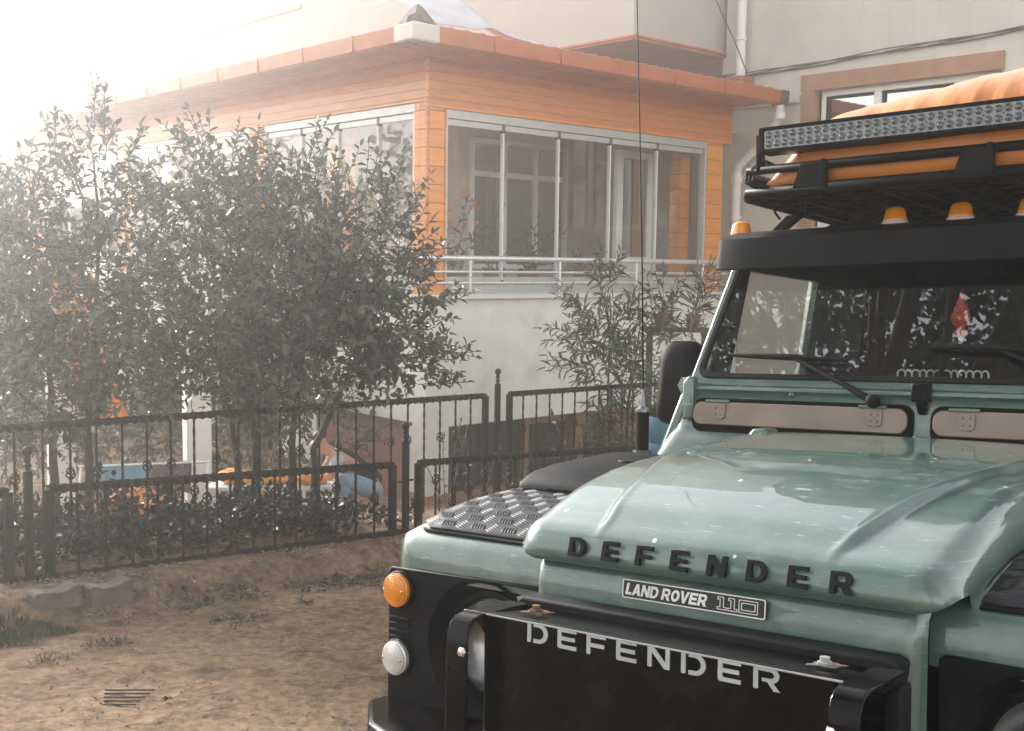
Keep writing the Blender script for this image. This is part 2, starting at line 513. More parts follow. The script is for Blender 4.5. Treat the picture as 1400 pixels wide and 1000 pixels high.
# badge
bM = frame((-.024, .0095, 1.034), (1, 0, 0), (0, .06, 1), (0, -1, .06))
badge = flat('badge', [rrect(-.148, -.018, .148, .018, .004)], .004, MT['badge_black'], bM, car, .0008)
bl = bM @ Matrix.Translation((0, 0, .0042))
flat('badge_border', [rrect(-.1475, -.0175, .1475, .0175, .004), rrect(-.1455, -.0155, .1455, .0155, .003)], .0008, MT['badge_white'], bl, badge)
P, w = word('LAND ROVER', GL, .0215, .0016, .80, .20)
letters([[(a - .141, b - .0108) for a, b in q] for q in P], .001, MT['badge_white'], bl, badge)
def ring(o, i): return [o, i]
P = []
def one(x):
    o = [(0, 0), (.019, 0), (.019, .0055), (.0135, .0055), (.0135, .023), (.001, .023), (.001, .0175), (.0055, .0175), (.0055, .0055), (0, .0055)]
    n = [(.0013, .0013), (.0177, .0013), (.0177, .0042), (.0122, .0042), (.0122, .0217), (.0023, .0217), (.0023, .0188), (.0068, .0188), (.0068, .0042), (.0013, .0042)]
    return [[(a + x, b - .0115) for a, b in o], [(a + x, b - .0115) for a, b in n]]
P += one(.053); P += one(.0745)
for a, b in ((0, .0013), (.0048, .0061)):
    for e in (a, b):
        P.append([(.096 + p, q - .0115) for p, q in rrect(e, e, .037 - e, .023 - e, .0015, 2)])
flat('badge_number', P, .001, MT['badge_white'], bl, badge)

# ---- wings, left and right of the picture
WP = [(.084, .968), (.085, 1.01), (.090, 1.04), (.102, 1.060), (.120, 1.072), (.16, 1.084), (.22, 1.100), (.30, 1.116), (.40, 1.126), (.60, 1.138), (.85, 1.152), (1.10, 1.168)]
for sx in (-1, 1):
    m = MB()
    cs = [(.38, 0), (.55, 0), (.70, 0), (.795, 0), (.812, .002), (.828, .007), (.841, .016), (.850, .030), (.855, .050)]
    vs = []
    for v, z in WP:
        topness = sstep(.09, .13, v)
        for u, c in cs:
            vs.append((sx * u, v + c * (1 - topness), z - c * topness))
    nc = len(cs)
    m.add(vs, [(j * nc + i, j * nc + i + 1, (j + 1) * nc + i + 1, (j + 1) * nc + i)[::sx] for j in range(len(WP) - 1) for i in range(nc - 1)])
    # outer side with its wheel arch
    arch = [(.60 + .46 * math.cos(math.radians(a)), .40 + .46 * math.sin(math.radians(a))) for a in range(154, 25, -8)]
    side = [(.134, .60)] + arch + [(1.10, .60), (1.10, 1.118), (.85, 1.102), (.6, 1.088), (.4, 1.076), (.22, 1.05), (.134, 1.0)]
    m.prism(side, sx * .8405, sx * .855, (1, 2, 0))
    wing = m.build('front_wing', MT['paint'], car, 45)
    # grey seam strip down the outer edge
    MB().prism([(.845, .60), (.862, .60), (.862, 1.0), (.856, 1.045), (.845, 1.03)], .118, .134, (0, 2, 1), Matrix.Diagonal((sx, 1, 1, 1))).build('edge_strip', MT['paint'], wing, 40, .003)
    # chequer plate: sheet with raised bars
    def top(v): return float(np.interp(v, [a for a, b in WP[4:]], [b for a, b in WP[4:]]))
    cp = MB()
    nv_, nu_ = 16, 8
    def cpf(i, j):
        u = lerp(.452, .815, i); v = lerp(.118, 1.06, j)
        v += .035 * max(0, (u - .76) / .055) ** 2 * (1 - j) ** 6
        return (sx * u, v, top(v) + .008 - .004 * max(0, (u - .79) / .025))
    cp.grid(cpf, nu_, nv_)
    cpo = cp.build('chequer_plate', MT['alu'], car, 60, solid=.006 * sx)
    tr = MB()
    rr = random.Random(5)
    du, dv = .0440, .0440
    for a in range(9):
        for b in range(21):
            u = .4720 + a * du; v = .145 + b * dv
            if u > .806: continue
            d = 1 if (a + b) % 2 == 0 else -1
            for q in range(-2, 3):                          # five parallel little bars in every square
                cx = u + q * .0078 * (1 if d > 0 else 0); cy = v + q * .0078 * (0 if d > 0 else 1)
                L = .0190; W = .0016
                ang = math.radians(90 - 25 if d > 0 else 25)
                t = Vector((math.cos(ang) * L, math.sin(ang) * L)); n2 = Vector((-math.sin(ang), math.cos(ang))) * W
                zz = [top(cy + k * t.y) + .0087 for k in (-1, 1)]
                pts = [(sx * (cx - t.x), cy - t.y, zz[0]), (sx * (cx + n2.x), cy + n2.y, (zz[0] + zz[1]) / 2 + .0022),
                       (sx * (cx + t.x), cy + t.y, zz[1]), (sx * (cx - n2.x), cy - n2.y, (zz[0] + zz[1]) / 2 + .0022)]
                pts += [(sx * (cx + 2.3 * n2.x), cy + 2.3 * n2.y, (zz[0] + zz[1]) / 2 - .0002), (sx * (cx - 2.3 * n2.x), cy - 2.3 * n2.y, (zz[0] + zz[1]) / 2 - .0002)]
                tr.add(pts, [(0, 3, 2, 1), (0, 1, 4), (1, 2, 4), (2, 3, 5), (3, 0, 5)])
    tr.build('raised_tread', MT['alu'], cpo)
    MB().tube([(sx * (.452), .112, 1.0705)] + [(sx * u, .112 + .036 * max(0, (u - .76) / .055) ** 2, 1.0705) for u in (.6, .74, .775, .795, .812)] , .0045, 6).build('plate_gasket', MT['rubber'], cpo, 60)
    # black lamp panel with the round headlamp recess
    hu, hz = .575, .835
    panel = [(.400, .615), (.846, .615), (.850, .65), (.852, .972), (.846, .985), (.41, .992), (.400, .985)]
    pm = to_front(0, .083, 0)
    polys = [[(sx * a, b) for a, b in panel], circ(sx * hu, hz, .150, 40)]
    lp = flat('lamp_panel', polys, .012, MT['plastic'], pm, car, .003)
    MB().lathe([(.150, .010), (.146, .004), (.130, -.030), (.126, -.034), (.1245, -.034)], to_front(sx * hu, .083, hz), 40, cap=False).build('lamp_recess', MT['plastic'], lp, 60)
    lv = MB()
    for k in range(4):
        z = .826 + k * .0145
        lv.box((sx * .812 - .031, .064, z), (sx * .812 + .031, .076, z + .005))
    lv.build('louvre', MT['plastic'], lp, bevel=.002)
    MB().box((sx * .80 - .052, .064, .640), (sx * .80 + .052, .0705, .672)).build('reflector_strip', MT['letter'], lp, bevel=.003)
    hl = MB().lathe([(.126, -.040), (.124, -.026), (.112, -.022), (.108, -.030), (.1075, -.05)], to_front(sx * hu, .083, hz), 40, cap=False).build('headlight', MT['black_satin'], car, 50)
    MB().lathe([(.108, -.036), (.095, -.060), (.06, -.085), (.03, -.09), (.001, -.09)], to_front(sx * hu, .083, hz), 32, cap=False).build('reflector', MT['bowl'], hl, 60)
    MB().lathe([(.02, -.09), (.02, -.055), (.012, -.05), (.001, -.05)], to_front(sx * hu, .083, hz), 16, cap=False).build('bulb_cap', MT['chrome'], hl, 60)
    MB().lathe([(.108, -.034), (.09, -.027), (.05, -.022), (.001, -.020)], to_front(sx * hu, .083, hz), 32, cap=False).build('lens', MT['car_glass'], hl, 60)
    # round indicator and side lamp with stepped lenses
    for nm, z, mt in (('indicator_lamp', .937, MT['amber']), ('side_lamp', .783, MT['clear_lens'])):
        base = MB().lathe([(.043, -.002), (.043, .006), (.040, .009)], to_front(sx * .812, .069, z), 32).build(nm, MT['plastic'], car, 40)
        pr = []
        for k in range(8):
            r0 = .0385 - k * .0048
            h0 = .010 + .020 * (1 - (r0 / .0385) ** 2) ** .5
            h1 = .010 + .020 * (1 - ((r0 - .0042) / .0385) ** 2) ** .5 if r0 > .006 else .0305
            pr += [(r0, h0), (r0 - .0004, h0 + (h1 - h0) * .8), (max(.001, r0 - .0044), h1)]
        MB().lathe([(.0385, .008)] + pr, to_front(sx * .812, .069, z), 32).build('lens', mt, base, 30)
        sc_ = MB()
        for q in (-1, 1):
            sc_.lathe([(.0032, .0), (.0032, .013), (.002, .0145)], to_front(sx * .812 + q * .027, .069 - .014, z), 10)
        sc_.build('screw', MT['chrome'], base)
    # inner wing / engine bay wall so nothing is see-through
    MB().box((sx * .36 - .005, .09, .60), (sx * .36 + .005, 1.08, 1.06)).build('inner_wing', MT['interior'], car)
    # wheel-arch lip
    pth = [(sx * .872, .60 + .47 * math.cos(math.radians(a)), .40 + .47 * math.sin(math.radians(a))) for a in range(176, 3, -8)]
    MB().tube(pth, .030, 8).build('wheel_arch_flare', MT['plastic'], car, 60)
# dark skin below the wings
MB().box((-.83, .10, .45), (.83, 1.05, .598)).build('splash_guard', MT['interior'], car)

# ---- wing-top intake box (far wing)
def ibox(i, j):
    return None
ib = MB()
secs = []
for v, hh in ((.470, .004), (.480, .018), (.500, .030), (.535, .040), (.585, .046), (.70, .048), (.86, .048), (.90, .045), (.925, .035), (.93, .004)):
    zb = float(np.interp(v, [a for a, b in WP], [b for a, b in WP])) + .012
    ins = .012 if v in (.470, .93) else 0
    row = []
    for du_, f in ((0, 0), (0, .62), (.008, .86), (.025, 1.0), (.13, 1.04), (.235, 1.0), (.252, .86), (.26, .62), (.26, 0)):
        row.append((-.795 + du_ * (1 if ins == 0 else .93) + ins, v, zb + hh * f))
    secs.append(row)
n9 = 9
ib.add([p for r in secs for p in r], [(j * n9 + i, j * n9 + i + 1, (j + 1) * n9 + i + 1, (j + 1) * n9 + i)[::-1] for j in range(len(secs) - 1) for i in range(n9 - 1)] + [tuple(range(n9)), tuple(range((len(secs) - 1) * n9, len(secs) * n9))[::-1]])
ibo = ib.build('wing_top_box', MT['plastic'], car, 50)
MB().lathe([(.030, 0), (.028, .004), (.001, .005)], Matrix.Translation((-.62, .72, 1.2045)), 20, cap=False).build('cap', MT['grille_plastic'], ibo, 40)
MB().box((-.70, .462, 1.137), (-.56, .482, 1.150)).build('clip', MT['black_satin'], ibo, bevel=.003)

# ---- bulkhead, vent flaps, windscreen
blk = MB()
prof = [(1.075, .70), (1.075, 1.10), (1.075, 1.20), (1.100, 1.255), (1.122, 1.275), (1.128, 1.30), (1.134, 1.36), (1.134, 1.378), (1.128, 1.386), (1.122, 1.392), (1.124, 1.398), (1.150, 1.402), (1.20, 1.404)]
def blf(i, j):
    n = len(prof) - 1
    a = j * n; q = min(int(a + 1e-9), n - 1); t = a - q
    v = lerp(prof[q][0], prof[q + 1][0], t); z = lerp(prof[q][1], prof[q + 1][1], t)
    hw = float(np.interp(z, [.7, 1.19, 1.25, 1.42], [.83, .775, .745, .69]))
    u = lerp(-hw, hw, i)
    return (u, v + .03 * max(0, (abs(u) - hw + .03) / .03) ** 2, z)
blk.grid(blf, 90, (len(prof) - 1))
bk = blk.build('bulkhead', MT['paint'], car, 40)
for u in (-.36, .36):
    MB().lathe([(.009, 0), (.008, .004), (.001, .006)], frame((u, 1.128, 1.383), (1, 0, 0), (0, 0, 1), (0, -1, 0)), 12, cap=False).build('rivet', MT['paint'], bk, 60)
for sx in (-1, 1):
    for s2 in (-1, 1):                     # side seam brackets at the screen foot
        pass
    MB().prism([(sx * .690, 1.30), (sx * .655, 1.31), (sx * .655, 1.425), (sx * .672, 1.43), (sx * .690, 1.41)], 1.105, 1.14, (0, 2, 1)).build('hinge_bracket', MT['paint'], bk, 40, .006)
    # flap
    a0, a1 = (.032, .655)
    L, Rr = sorted((sx * a0, sx * a1))
    fM = frame((0, 1.116, 1.326), (1, 0, 0), (0, .13, .99), (0, -.99, .13))
    flat('vent_recess', [rrect(L - .010, -.055, Rr + .010, .042, .03)], .010, MT['interior'], fM @ Matrix.Translation((0, 0, -.016)), car, .002)
    fl = flat('vent_flap', [rrect(L, -.036, Rr, .030, .026)], .009, MT['flap'], fM, car, .003)
    for hx in (L + .085, Rr - .085):
        hg = flat('flap_hinge', [[(hx - .020, .024), (hx + .020, .024), (hx + .020, -.012)] + arc(hx, -.012, .02, .008, 0, -180, 6)[1:]], .004, MT['flap'], fM @ Matrix.Translation((0, 0, .009)), fl, .001)
        MB().tube([(hx - .045, 1.113, 1.358), (hx + .03, 1.113, 1.358)], .0055, 8).build('hinge_pin', MT['paint'], fl, 60)
        for q in ((-.009, .012), (.009, .012), (-.009, -.006), (.009, -.006)):
            MB().lathe([(.003, 0), (.002, .0015)], fM @ Matrix.Translation((hx + q[0], q[1], .013)), 8).build('hinge_screw', MT['bolt'], fl)
# screen frame: a rounded rectangular ring in the sloping plane
sa = math.radians(26)
sM = frame((0, 1.168, 1.40), (1, 0, 0), (0, math.sin(sa), math.cos(sa)), (0, -math.cos(sa), math.sin(sa)))
def trap(x0, x1, y0, y1, r):     # trapezoid with rounded corners: half widths x0 (bottom), x1 (top)
    P = []
    for cx, cy, a0, a1 in ((x1 - r, y1 - r, 0, 90), (-(x1 - r), y1 - r, 90, 180), (-(x0 - r), y0 + r, 180, 270), (x0 - r, y0 + r, 270, 360)):
        for k in range(7):
            a = math.radians(lerp(a0, a1, k / 6)); P.append((cx + r * math.cos(a), cy + r * math.sin(a)))
    return P
sf = flat('windscreen_frame', [trap(.697, .652, .0, .455, .03), trap(.675, .634, .026, .428, .035)], .035, MT['paint'], sM @ Matrix.Translation((0, 0, -.025)), car, .004)
ws = flat('windscreen', [trap(.669, .628, .032, .422, .03)], .005, MT['windscreen'], sM @ Matrix.Translation((0, 0, .002)), car)
flat('rubber_seal', [trap(.680, .638, .021, .433, .038), trap(.662, .621, .038, .415, .028)], .012, MT['rubber'], sM @ Matrix.Translation((0, 0, .003)), ws, .003)
MB().box((-.022, 1.098, 1.375), (.022, 1.14, 1.425)).prism([(1.10, 1.376), (1.14, 1.376), (1.125, 1.34)], -.012, .012, (1, 2, 0)).build('screen_latch', MT['black_satin'], car, 40, .006)
# wipers
def wiper(root, mid, a, b):
    o = MB().tube([root, Vector(root).lerp(Vector(mid), .35) + Vector((0, -.012, .006)), mid], [.011, .008, .006], 6).build('wiper', MT['black_satin'], car, 60)
    MB().tube([a, Vector(a).lerp(Vector(mid), .5) + Vector((0, -.004, 0)), mid, Vector(b).lerp(Vector(mid), .5) + Vector((0, -.004, 0)), b], [.005, .009, .011, .008, .004], 6).build('wiper_blade', MT['rubber'], o, 60)
    MB().lathe([(.018, 0), (.018, .014), (.010, .026)], frame(root, (1, 0, 0), (0, .3, .95), (0, -.95, .3)), 14).build('spindle', MT['rubber'], o, 60)
def onscreen(u, h, off=.016):
    return tuple(sM @ Vector((u, h, off)))
wiper((-.122, 1.112, 1.372), onscreen(-.385, .086, .022), onscreen(-.590, .094), onscreen(-.225, .080))
wiper((.50, 1.112, 1.372), onscreen(.16, .118, .022), onscreen(-.012, .125), onscreen(.37, .10))

# ---- cabin shell
def hwat(z): return float(np.interp(z, [.6, 1.36, 1.42, 1.80], [.815, .805, .690, .655]))
for sx in (-1, 1):
    q = sx
    low = MB().prism([(q * a_, b_) for a_, b_ in ((.80, .55), (.80, 1.165), (.71, 1.38), (.68, 1.38), (.765, 1.15), (.765, .55))], 1.13, 2.30, (0, 2, 1))
    dr = low.build('front_door', MT['paint'], car, 40, .01)
    fr_ = MB()
    for (v0, z0, v1, z1), wd in (((1.20, 1.41, 1.385, 1.775), .010), ((1.94, 1.41, 1.94, 1.775), .02), ((1.36, 1.775, 2.19, 1.775), .024), ((1.19, 1.40, 2.19, 1.40), .028)):
        fr_.tube([(q * hwat(z0), v0, z0), (q * hwat(z1), v1, z1)], wd, 6)
    fr_.build('door_window_frame', MT['paint'], dr, 40)
    MB().add([(q * hwat(1.42), 1.24, 1.42), (q * hwat(1.42), 1.93, 1.42), (q * hwat(1.76), 1.93, 1.76), (q * hwat(1.76), 1.40, 1.76)], [(0, 1, 2, 3)]).build('door_glass', MT['car_glass'], dr, solid=.004)
    MB().box((q * .81 - .012, 2.02, 1.20), (q * .81 + .012, 2.16, 1.24)).build('door_handle', MT['black_satin'], dr, bevel=.008)
    sd_ = MB().prism([(2.30, .55), (4.25, .55), (4.25, 1.375), (2.30, 1.375)], q * .80, q * .765, (1, 2, 0))
    sd_.prism([(2.16, 1.375), (2.42, 1.375), (2.42, 1.84), (2.16, 1.84)], q * .728, q * .70, (1, 2, 0))
    sd_.prism([(3.10, 1.375), (3.25, 1.375), (3.25, 1.84), (3.10, 1.84)], q * .728, q * .70, (1, 2, 0))
    sd_.prism([(4.10, 1.375), (4.25, 1.375), (4.25, 1.84), (4.10, 1.84)], q * .728, q * .70, (1, 2, 0))
    sd_.add([(q * .700, 1.93, 1.375), (q * .700, 2.42, 1.375), (q * .665, 2.42, 1.80), (q * .665, 1.93, 1.80)], [(0, 1, 2, 3)])
    so = sd_.build('body_side', MT['paint'], car, 40, .01)
    MB().add([(q * .715, 2.42, 1.38), (q * .715, 3.10, 1.38), (q * .70, 3.10, 1.80), (q * .70, 2.42, 1.80)], [(0, 1, 2, 3)]).build('rear_side_glass', MT['interior'], so, solid=.004)
    MB().add([(q * .715, 3.25, 1.38), (q * .715, 4.10, 1.38), (q * .70, 4.10, 1.80), (q * .70, 3.25, 1.80)], [(0, 1, 2, 3)]).build('rear_side_glass', MT['interior'], so, solid=.004)
    # seats
    su = q * .42
    st = MB().prism([(1.62, .95), (2.06, .95), (2.20, 1.42), (2.14, 1.45), (2.04, 1.42), (1.96, 1.08), (1.62, 1.08)], su - .24, su + .24, (1, 2, 0)).build('seat', MT['interior'], car, 40, .03, 3)
    MB().prism([(2.14, 1.46), (2.24, 1.46), (2.26, 1.66), (2.19, 1.67)], su - .13, su + .13, (1, 2, 0)).build('headrest', MT['interior'], st, 40, .03, 3)
MB().box((-.76, 4.20, .6), (.76, 4.25, 1.84)).build('rear_wall', MT['paint'], car, bevel=.02)
MB().box((-.77, 2.42, 1.30), (.77, 2.44, 1.80)).build('cabin_partition', MT['interior'], car)
MB().box((-.78, 1.09, .55), (.78, 4.2, .62)).build('cabin_floor', MT['interior'], car)
for q in (-1, 1):
    MB().add([(q * .668, 1.20, 1.39), (q * .668, 1.335, 1.39), (q * .650, 1.455, 1.79), (q * .650, 1.36, 1.79)], [(0, 1, 2, 3)]).build('pillar_trim', MT['interior'], car, solid=.006)
db = MB().prism([(1.18, 1.10), (1.18, 1.385), (1.30, 1.395), (1.42, 1.37), (1.46, 1.28), (1.44, 1.12)], -.68, .68, (1, 2, 0)).build('dashboard', MT['interior'], car, 40, .015)
MB().tube([(.40 + .19 * math.cos(a), 1.60 + .07 * math.sin(a), 1.33 + .175 * math.sin(a)) for a in [2 * PI * k / 28 for k in range(28)]], .014, 8, closed=True).tube([(.40, 1.47, 1.27), (.40, 1.59, 1.33)], .03, 8).tube([(.22, 1.60, 1.33), (.58, 1.60, 1.33)], .013, 6).build('steering_wheel', MT['rubber'], car, 60)
mr = MB().prism(rrect(-.11, -.03, .11, .03, .02), 1.395, 1.42, (0, 2, 1), Matrix.Translation((.0, .0, 1.735))).build('rear_view_mirror', MT['interior'], car, 40, .006)
# ---- roof, visor, marker lamps
rf = MB()
RV = [1.335, 1.350, 1.375, 1.41, 1.5, 1.7, 2.2, 3.0, 3.9, 4.2, 4.27]
RZ = [1.815, 1.852, 1.869, 1.876, 1.886, 1.90, 1.91, 1.91, 1.905, 1.895, 1.84]
RU = [(0, 0), (.2, .002), (.4, .006), (.55, .012), (.64, .020), (.68, .030), (.70, .045), (.712, .075)]
us2 = [(-a, d) for a, d in reversed(RU[1:])] + RU
rf.add([(u, v, max(z - d, 1.80)) for v, z in zip(RV, RZ) for u, d in us2], [(j * 15 + i, j * 15 + i + 1, (j + 1) * 15 + i + 1, (j + 1) * 15 + i) for j in range(len(RV) - 1) for i in range(14)])
for k in range(7):
    pass
rfo = rf.build('roof', MT['black_satin'], car, 60)
rib = MB()
for k in range(5):
    u = -.44 + k * .22
    rib.prism([(u - .05, 0), (u + .05, 0), (u + .03, .008), (u - .03, .008)], 1.62, 4.1, (0, 2, 1), Matrix.Translation((0, 0, 1.9005)))
rib.build('roof_rib', MT['black_satin'], rfo, 40, .003)
MB().box((-.69, 1.36, 1.79), (.69, 4.2, 1.803)).build('headlining', MT['interior'], car)
vz = MB()                                          # peaked visor above the screen
sec = [(1.405, 1.874), (1.36, 1.866), (1.305, 1.855), (1.268, 1.838), (1.250, 1.748), (1.257, 1.744), (1.276, 1.818), (1.31, 1.836), (1.36, 1.852), (1.405, 1.858)]
n10 = len(sec)
ust = [-.674, -.669, -.655, -.55, -.35, -.15, 0, .15, .35, .55, .655, .669, .674]
rows = []
for u in ust:
    e = max(0, (abs(u) - .645) / .04) * .6
    rows += [(u, v + .03 * e * (1.405 - v) / .16 + .004 * (abs(u) / .7) ** 2, z + (.006 * e if z < 1.80 else -.003 * e)) for v, z in sec]
vz.add(rows, [(i * n10 + k, i * n10 + (k + 1) % n10, (i + 1) * n10 + (k + 1) % n10, (i + 1) * n10 + k) for i in range(len(ust) - 1) for k in range(n10)] + [tuple(range(n10))[::-1], tuple(range((len(ust) - 1) * n10, len(ust) * n10))])
vzo = vz.build('sun_visor', MT['black_satin'], car, 35)
for u in (-.665, -.182, 0, .182, .665):
    pr = [(.0, 0)]
    ml = MB()
    zb = 1.874 - .012 * (abs(u) > .5)
    prof_l = [(.035, .0), (.0355, .004), (.033, .010), (.030, .024), (.026, .034), (.018, .040), (.001, .042)]
    Mx = Matrix.Translation((u, 1.402, zb)) @ Matrix.Diagonal((1, .62, 1, 1))
    base = MB().lathe([(.039, -.012), (.039, .001), (.037, .003)], Mx, 24).build('marker_lamp', MT['pale'], car, 50)
    MB().lathe(prof_l, Mx @ Matrix.Translation((0, 0, .004)), 24, cap=False).build('lens', MT['amber'], base, 60)

# ---- roof rack
rk = MB()
ru = .55
tray = [(-ru, 1.22), (ru, 1.22), (ru + .04, 1.30), (ru + .04, 3.7), (-ru - .04, 3.7), (-ru - .04, 1.30)]
rack = MB().tube([(u, v, 1.962) for u, v in tray], .017, 10, closed=True).build('roof_rack', MT['black_satin'], car, 60)
MB().tube([(u, v, 2.026) for u, v in tray], .013, 10, closed=True).build('upper_rail', MT['black_satin'], rack, 60)
MB().box((-ru, 1.215, 1.946), (ru, 1.245, 1.965)).build('front_lip', MT['black_satin'], rack, bevel=.008)
sl = MB()
for k in range(26):
    v = 1.30 + k * .092
    sl.box((-ru - .03, v, 1.950), (ru + .03, v + .030, 1.957))
for k in range(13):
    u = -.52 + k * .0867
    sl.box((u, 1.24, 1.942), (u + .012, 3.68, 1.9495))
MB().box((-ru - .02, 1.30, 1.9585), (ru + .02, 3.66, 1.9615)).build('tray_floor', MT['interior'], rack)
sl.build('tray_slat', MT['black_satin'], rack)
for u in (-.352, .092, .352 + .184):
    b = MB().prism([(-.052, -.034), (.048, -.034), (.036, .034), (-.028, .034)], -.006, .006, (0, 2, 1), Matrix.Translation((u, 1.206, 1.996)))
    b.prism([(.024, -.038), (.042, -.038), (.040, .040), (.026, .040)], -.014, .012, (0, 2, 1), Matrix.Translation((u + .012, 1.198, 1.996)))
    b.build('rail_bracket', MT['black_satin'], rack, 40, .003)
for sx in (-1, 1):
    for v in (1.62, 2.2, 3.2):
        MB().prism([(sx * .705, 1.862), (sx * .665, 1.866), (sx * .56, 1.945), (sx * .61, 1.945)], v - .02, v + .02, (0, 2, 1)).prism([(sx * .45, 1.889), (sx * .41, 1.89), (sx * .36, 1.945), (sx * .40, 1.945)], v + .01, v + .04, (0, 2, 1)).build('rack_leg', MT['black_satin'], rack, 40, .004)
# ---- LED light bar in front of the rack
lbz, lbv = 2.104, 1.19
lbw = .50
lb = MB()
lb.box((-lbw, lbv, lbz - .036), (lbw, lbv + .06, lbz + .036))
lbo = lb.build('light_bar', MT['black_satin'], car, 40, .004)
lf = flat('lens_plate', [rrect(-lbw + .016, -.026, lbw - .016, .026, .004)], .003, MT['reflector'], to_front(0, lbv - .001, lbz), lbo)
flat('bezel', [rrect(-lbw, -.036, lbw, .036, .004), rrect(-lbw + .014, -.0265, lbw - .014, .0265, .003)], .008, MT['black_satin'], to_front(0, lbv - .0005, lbz), lbo, .001)
ncol = 40
led = MB(); dots = MB(); rim = MB()
for i in range(ncol):
    u = -lbw + .030 + i * (2 * lbw - .060) / (ncol - 1)
    for z in (-.0125, .0125):
        Mq = to_front(u, lbv - .004, lbz + z)
        led.lathe([(.0093, .0003), (.0075, .0018), (.004, .0030), (.0008, .0034)], Mq, 14, cap=False)
        rim.lathe([(.0110, 0), (.0108, .0016), (.0094, .0018), (.0092, .0)], Mq, 14, cap=False)
    if i % 2 == 0 and i < ncol - 1:
        dots.lathe([(.0026, 0), (.0022, .001)], to_front(u + (lbw - .03) / (ncol - 1), lbv - .004, lbz), 8)
led.build('led_cup', MT['led_lens'], lbo, 60)
rim.build('led_rim', MT['reflector'], lbo, 60)
dots.build('led_screw', MT['black_satin'], lbo)
for sx in (-1, 1):
    MB().box((sx * (lbw + .012) - .006, lbv + .01, lbz - .085), (sx * (lbw + .012) + .006, lbv + .05, lbz + .02)).tube([(sx * lbw, lbv + .03, lbz - .05), (sx * (lbw + .035), lbv + .03, lbz - .078)], .014, 8).build('bar_bracket', MT['black_satin'], lbo, bevel=.003)
    MB().tube([(sx * (lbw + .008), lbv + .05, lbz - .05), (sx * (lbw - .08), lbv + .11, lbz - .10)], .006, 6).build('stay', MT['black_satin'], lbo)
cbl = MB()
for k in range(3):
    cbl.tube([(-ru - .005 + .012 * k, 1.22, 2.015), (-ru + .004 + .016 * k, 1.20 - .01 * k, 1.99), (-ru + .03 + .018 * k, 1.21, 1.974), (-ru + .06 + .02 * k, 1.24, 1.97)], .005, 6)
cbl.tube([(-.43, 1.35, 1.95), (-.44, 1.37, 1.925), (-.42, 1.40, 1.905), (-.40, 1.42, 1.90)], .004, 6)
cbl.tube([(-.505, 1.30, 1.945), (-.512, 1.32, 1.915), (-.50, 1.33, 1.895)], .004, 6)
cbl.build('lamp_cable', MT['rubber'], lbo, 60)

# ---- mirror, antenna
for sx in (-1, 1):
    hd = MB()
    rows = []
    for t, sc2 in ((0, .55), (.010, .82), (.030, 1.0), (.052, 1.0), (.058, .95)):
        for a, b in rrect(-.068 * sc2, -.132 * sc2, .068 * sc2, .132 * sc2, .045 * sc2, 5):
            rows.append((sx * .852 + a + sx * .012 * b / .132 * -1, 1.33 + t + .10 * a * sx * -1, 1.405 + b))
    n = 24
    hd.add(rows, [(i * n + k, i * n + (k + 1) % n, (i + 1) * n + (k + 1) % n, (i + 1) * n + k)[::-1] for i in range(4) for k in range(n)] + [tuple(range(n)), tuple(range(4 * n, 5 * n))[::-1]])
    h = hd.build('wing_mirror', MT['plastic'], car, 45)
    MB().tube([(sx * .80, 1.31, 1.21), (sx * .85, 1.33, 1.245), (sx * .872, 1.37, 1.262), (sx * .872, 1.385, 1.30)], [.016, .018, .018, .016], 10).build('mirror_arm', MT['rubber'], h, 60)
an = MB().tube([(-.735, .965, 1.155), (-.735, .965, 1.33)], .0185, 16).build('antenna', MT['black_satin'], car, 50)
MB().lathe([(.0215, 0), (.0215, .008), (.009, .016), (.006, .050), (.004, .065)], Matrix.Translation((-.735, .965, 1.325)), 16).build('antenna_cap', MT['reflector'], an, 50)
MB().lathe([(.026, 0), (.026, .02), (.022, .022), (.022, .045), (.027, .047), (.027, .062)], Matrix.Translation((-.735, .965, 1.155)), 16).build('antenna_clamp', MT['reflector'], an, 50)
wh = [(-.735, .965, 1.39), (-.738, .955, 1.7), (-.745, .94, 2.1), (-.757, .915, 2.7), (-.77, .88, 3.3)]
MB().tube(wh, [.0024, .0021, .0018, .0014, .001], 6).build('antenna_whip', MT['black_satin'], an, 60)

# ---- bull bar with lettered plate, bumper
bb = MB()
pz1, pz0 = .990, .80
bb.prism([(-.350, .70), (.322, .70), (.332, .80), (.345, .955), (.345, .988), (-.400, .988), (-.396, .976), (-.365, .966), (-.352, .95), (-.350, .80)], -.186, -.180, (0, 2, 1))
bar = bb.build('bull_bar', MT['black_gloss'], car, 40, .002)
fm = MB().grid(lambda i, j: (lerp(-.402, .347, i), lerp(-.187, -.040, j), .9905 - .010 * j + (.0 if 0 < i < 1 else -.004)), 20, 6)
fmo = fm.build('top_flange', MT['black_gloss'], bar, 40, solid=.006)
MB().tube([(-.400, -.187, .9885), (.345, -.187, .9885)], .0020, 6).build('flange_edge', MT['edge'], bar, 60)
P, w = word('DEFENDER', GS, .036, .0217, 1.13)
letters(centred(P, w), .002, MT['steel_letter'], to_front(-.003, -.1862, .9535), bar)
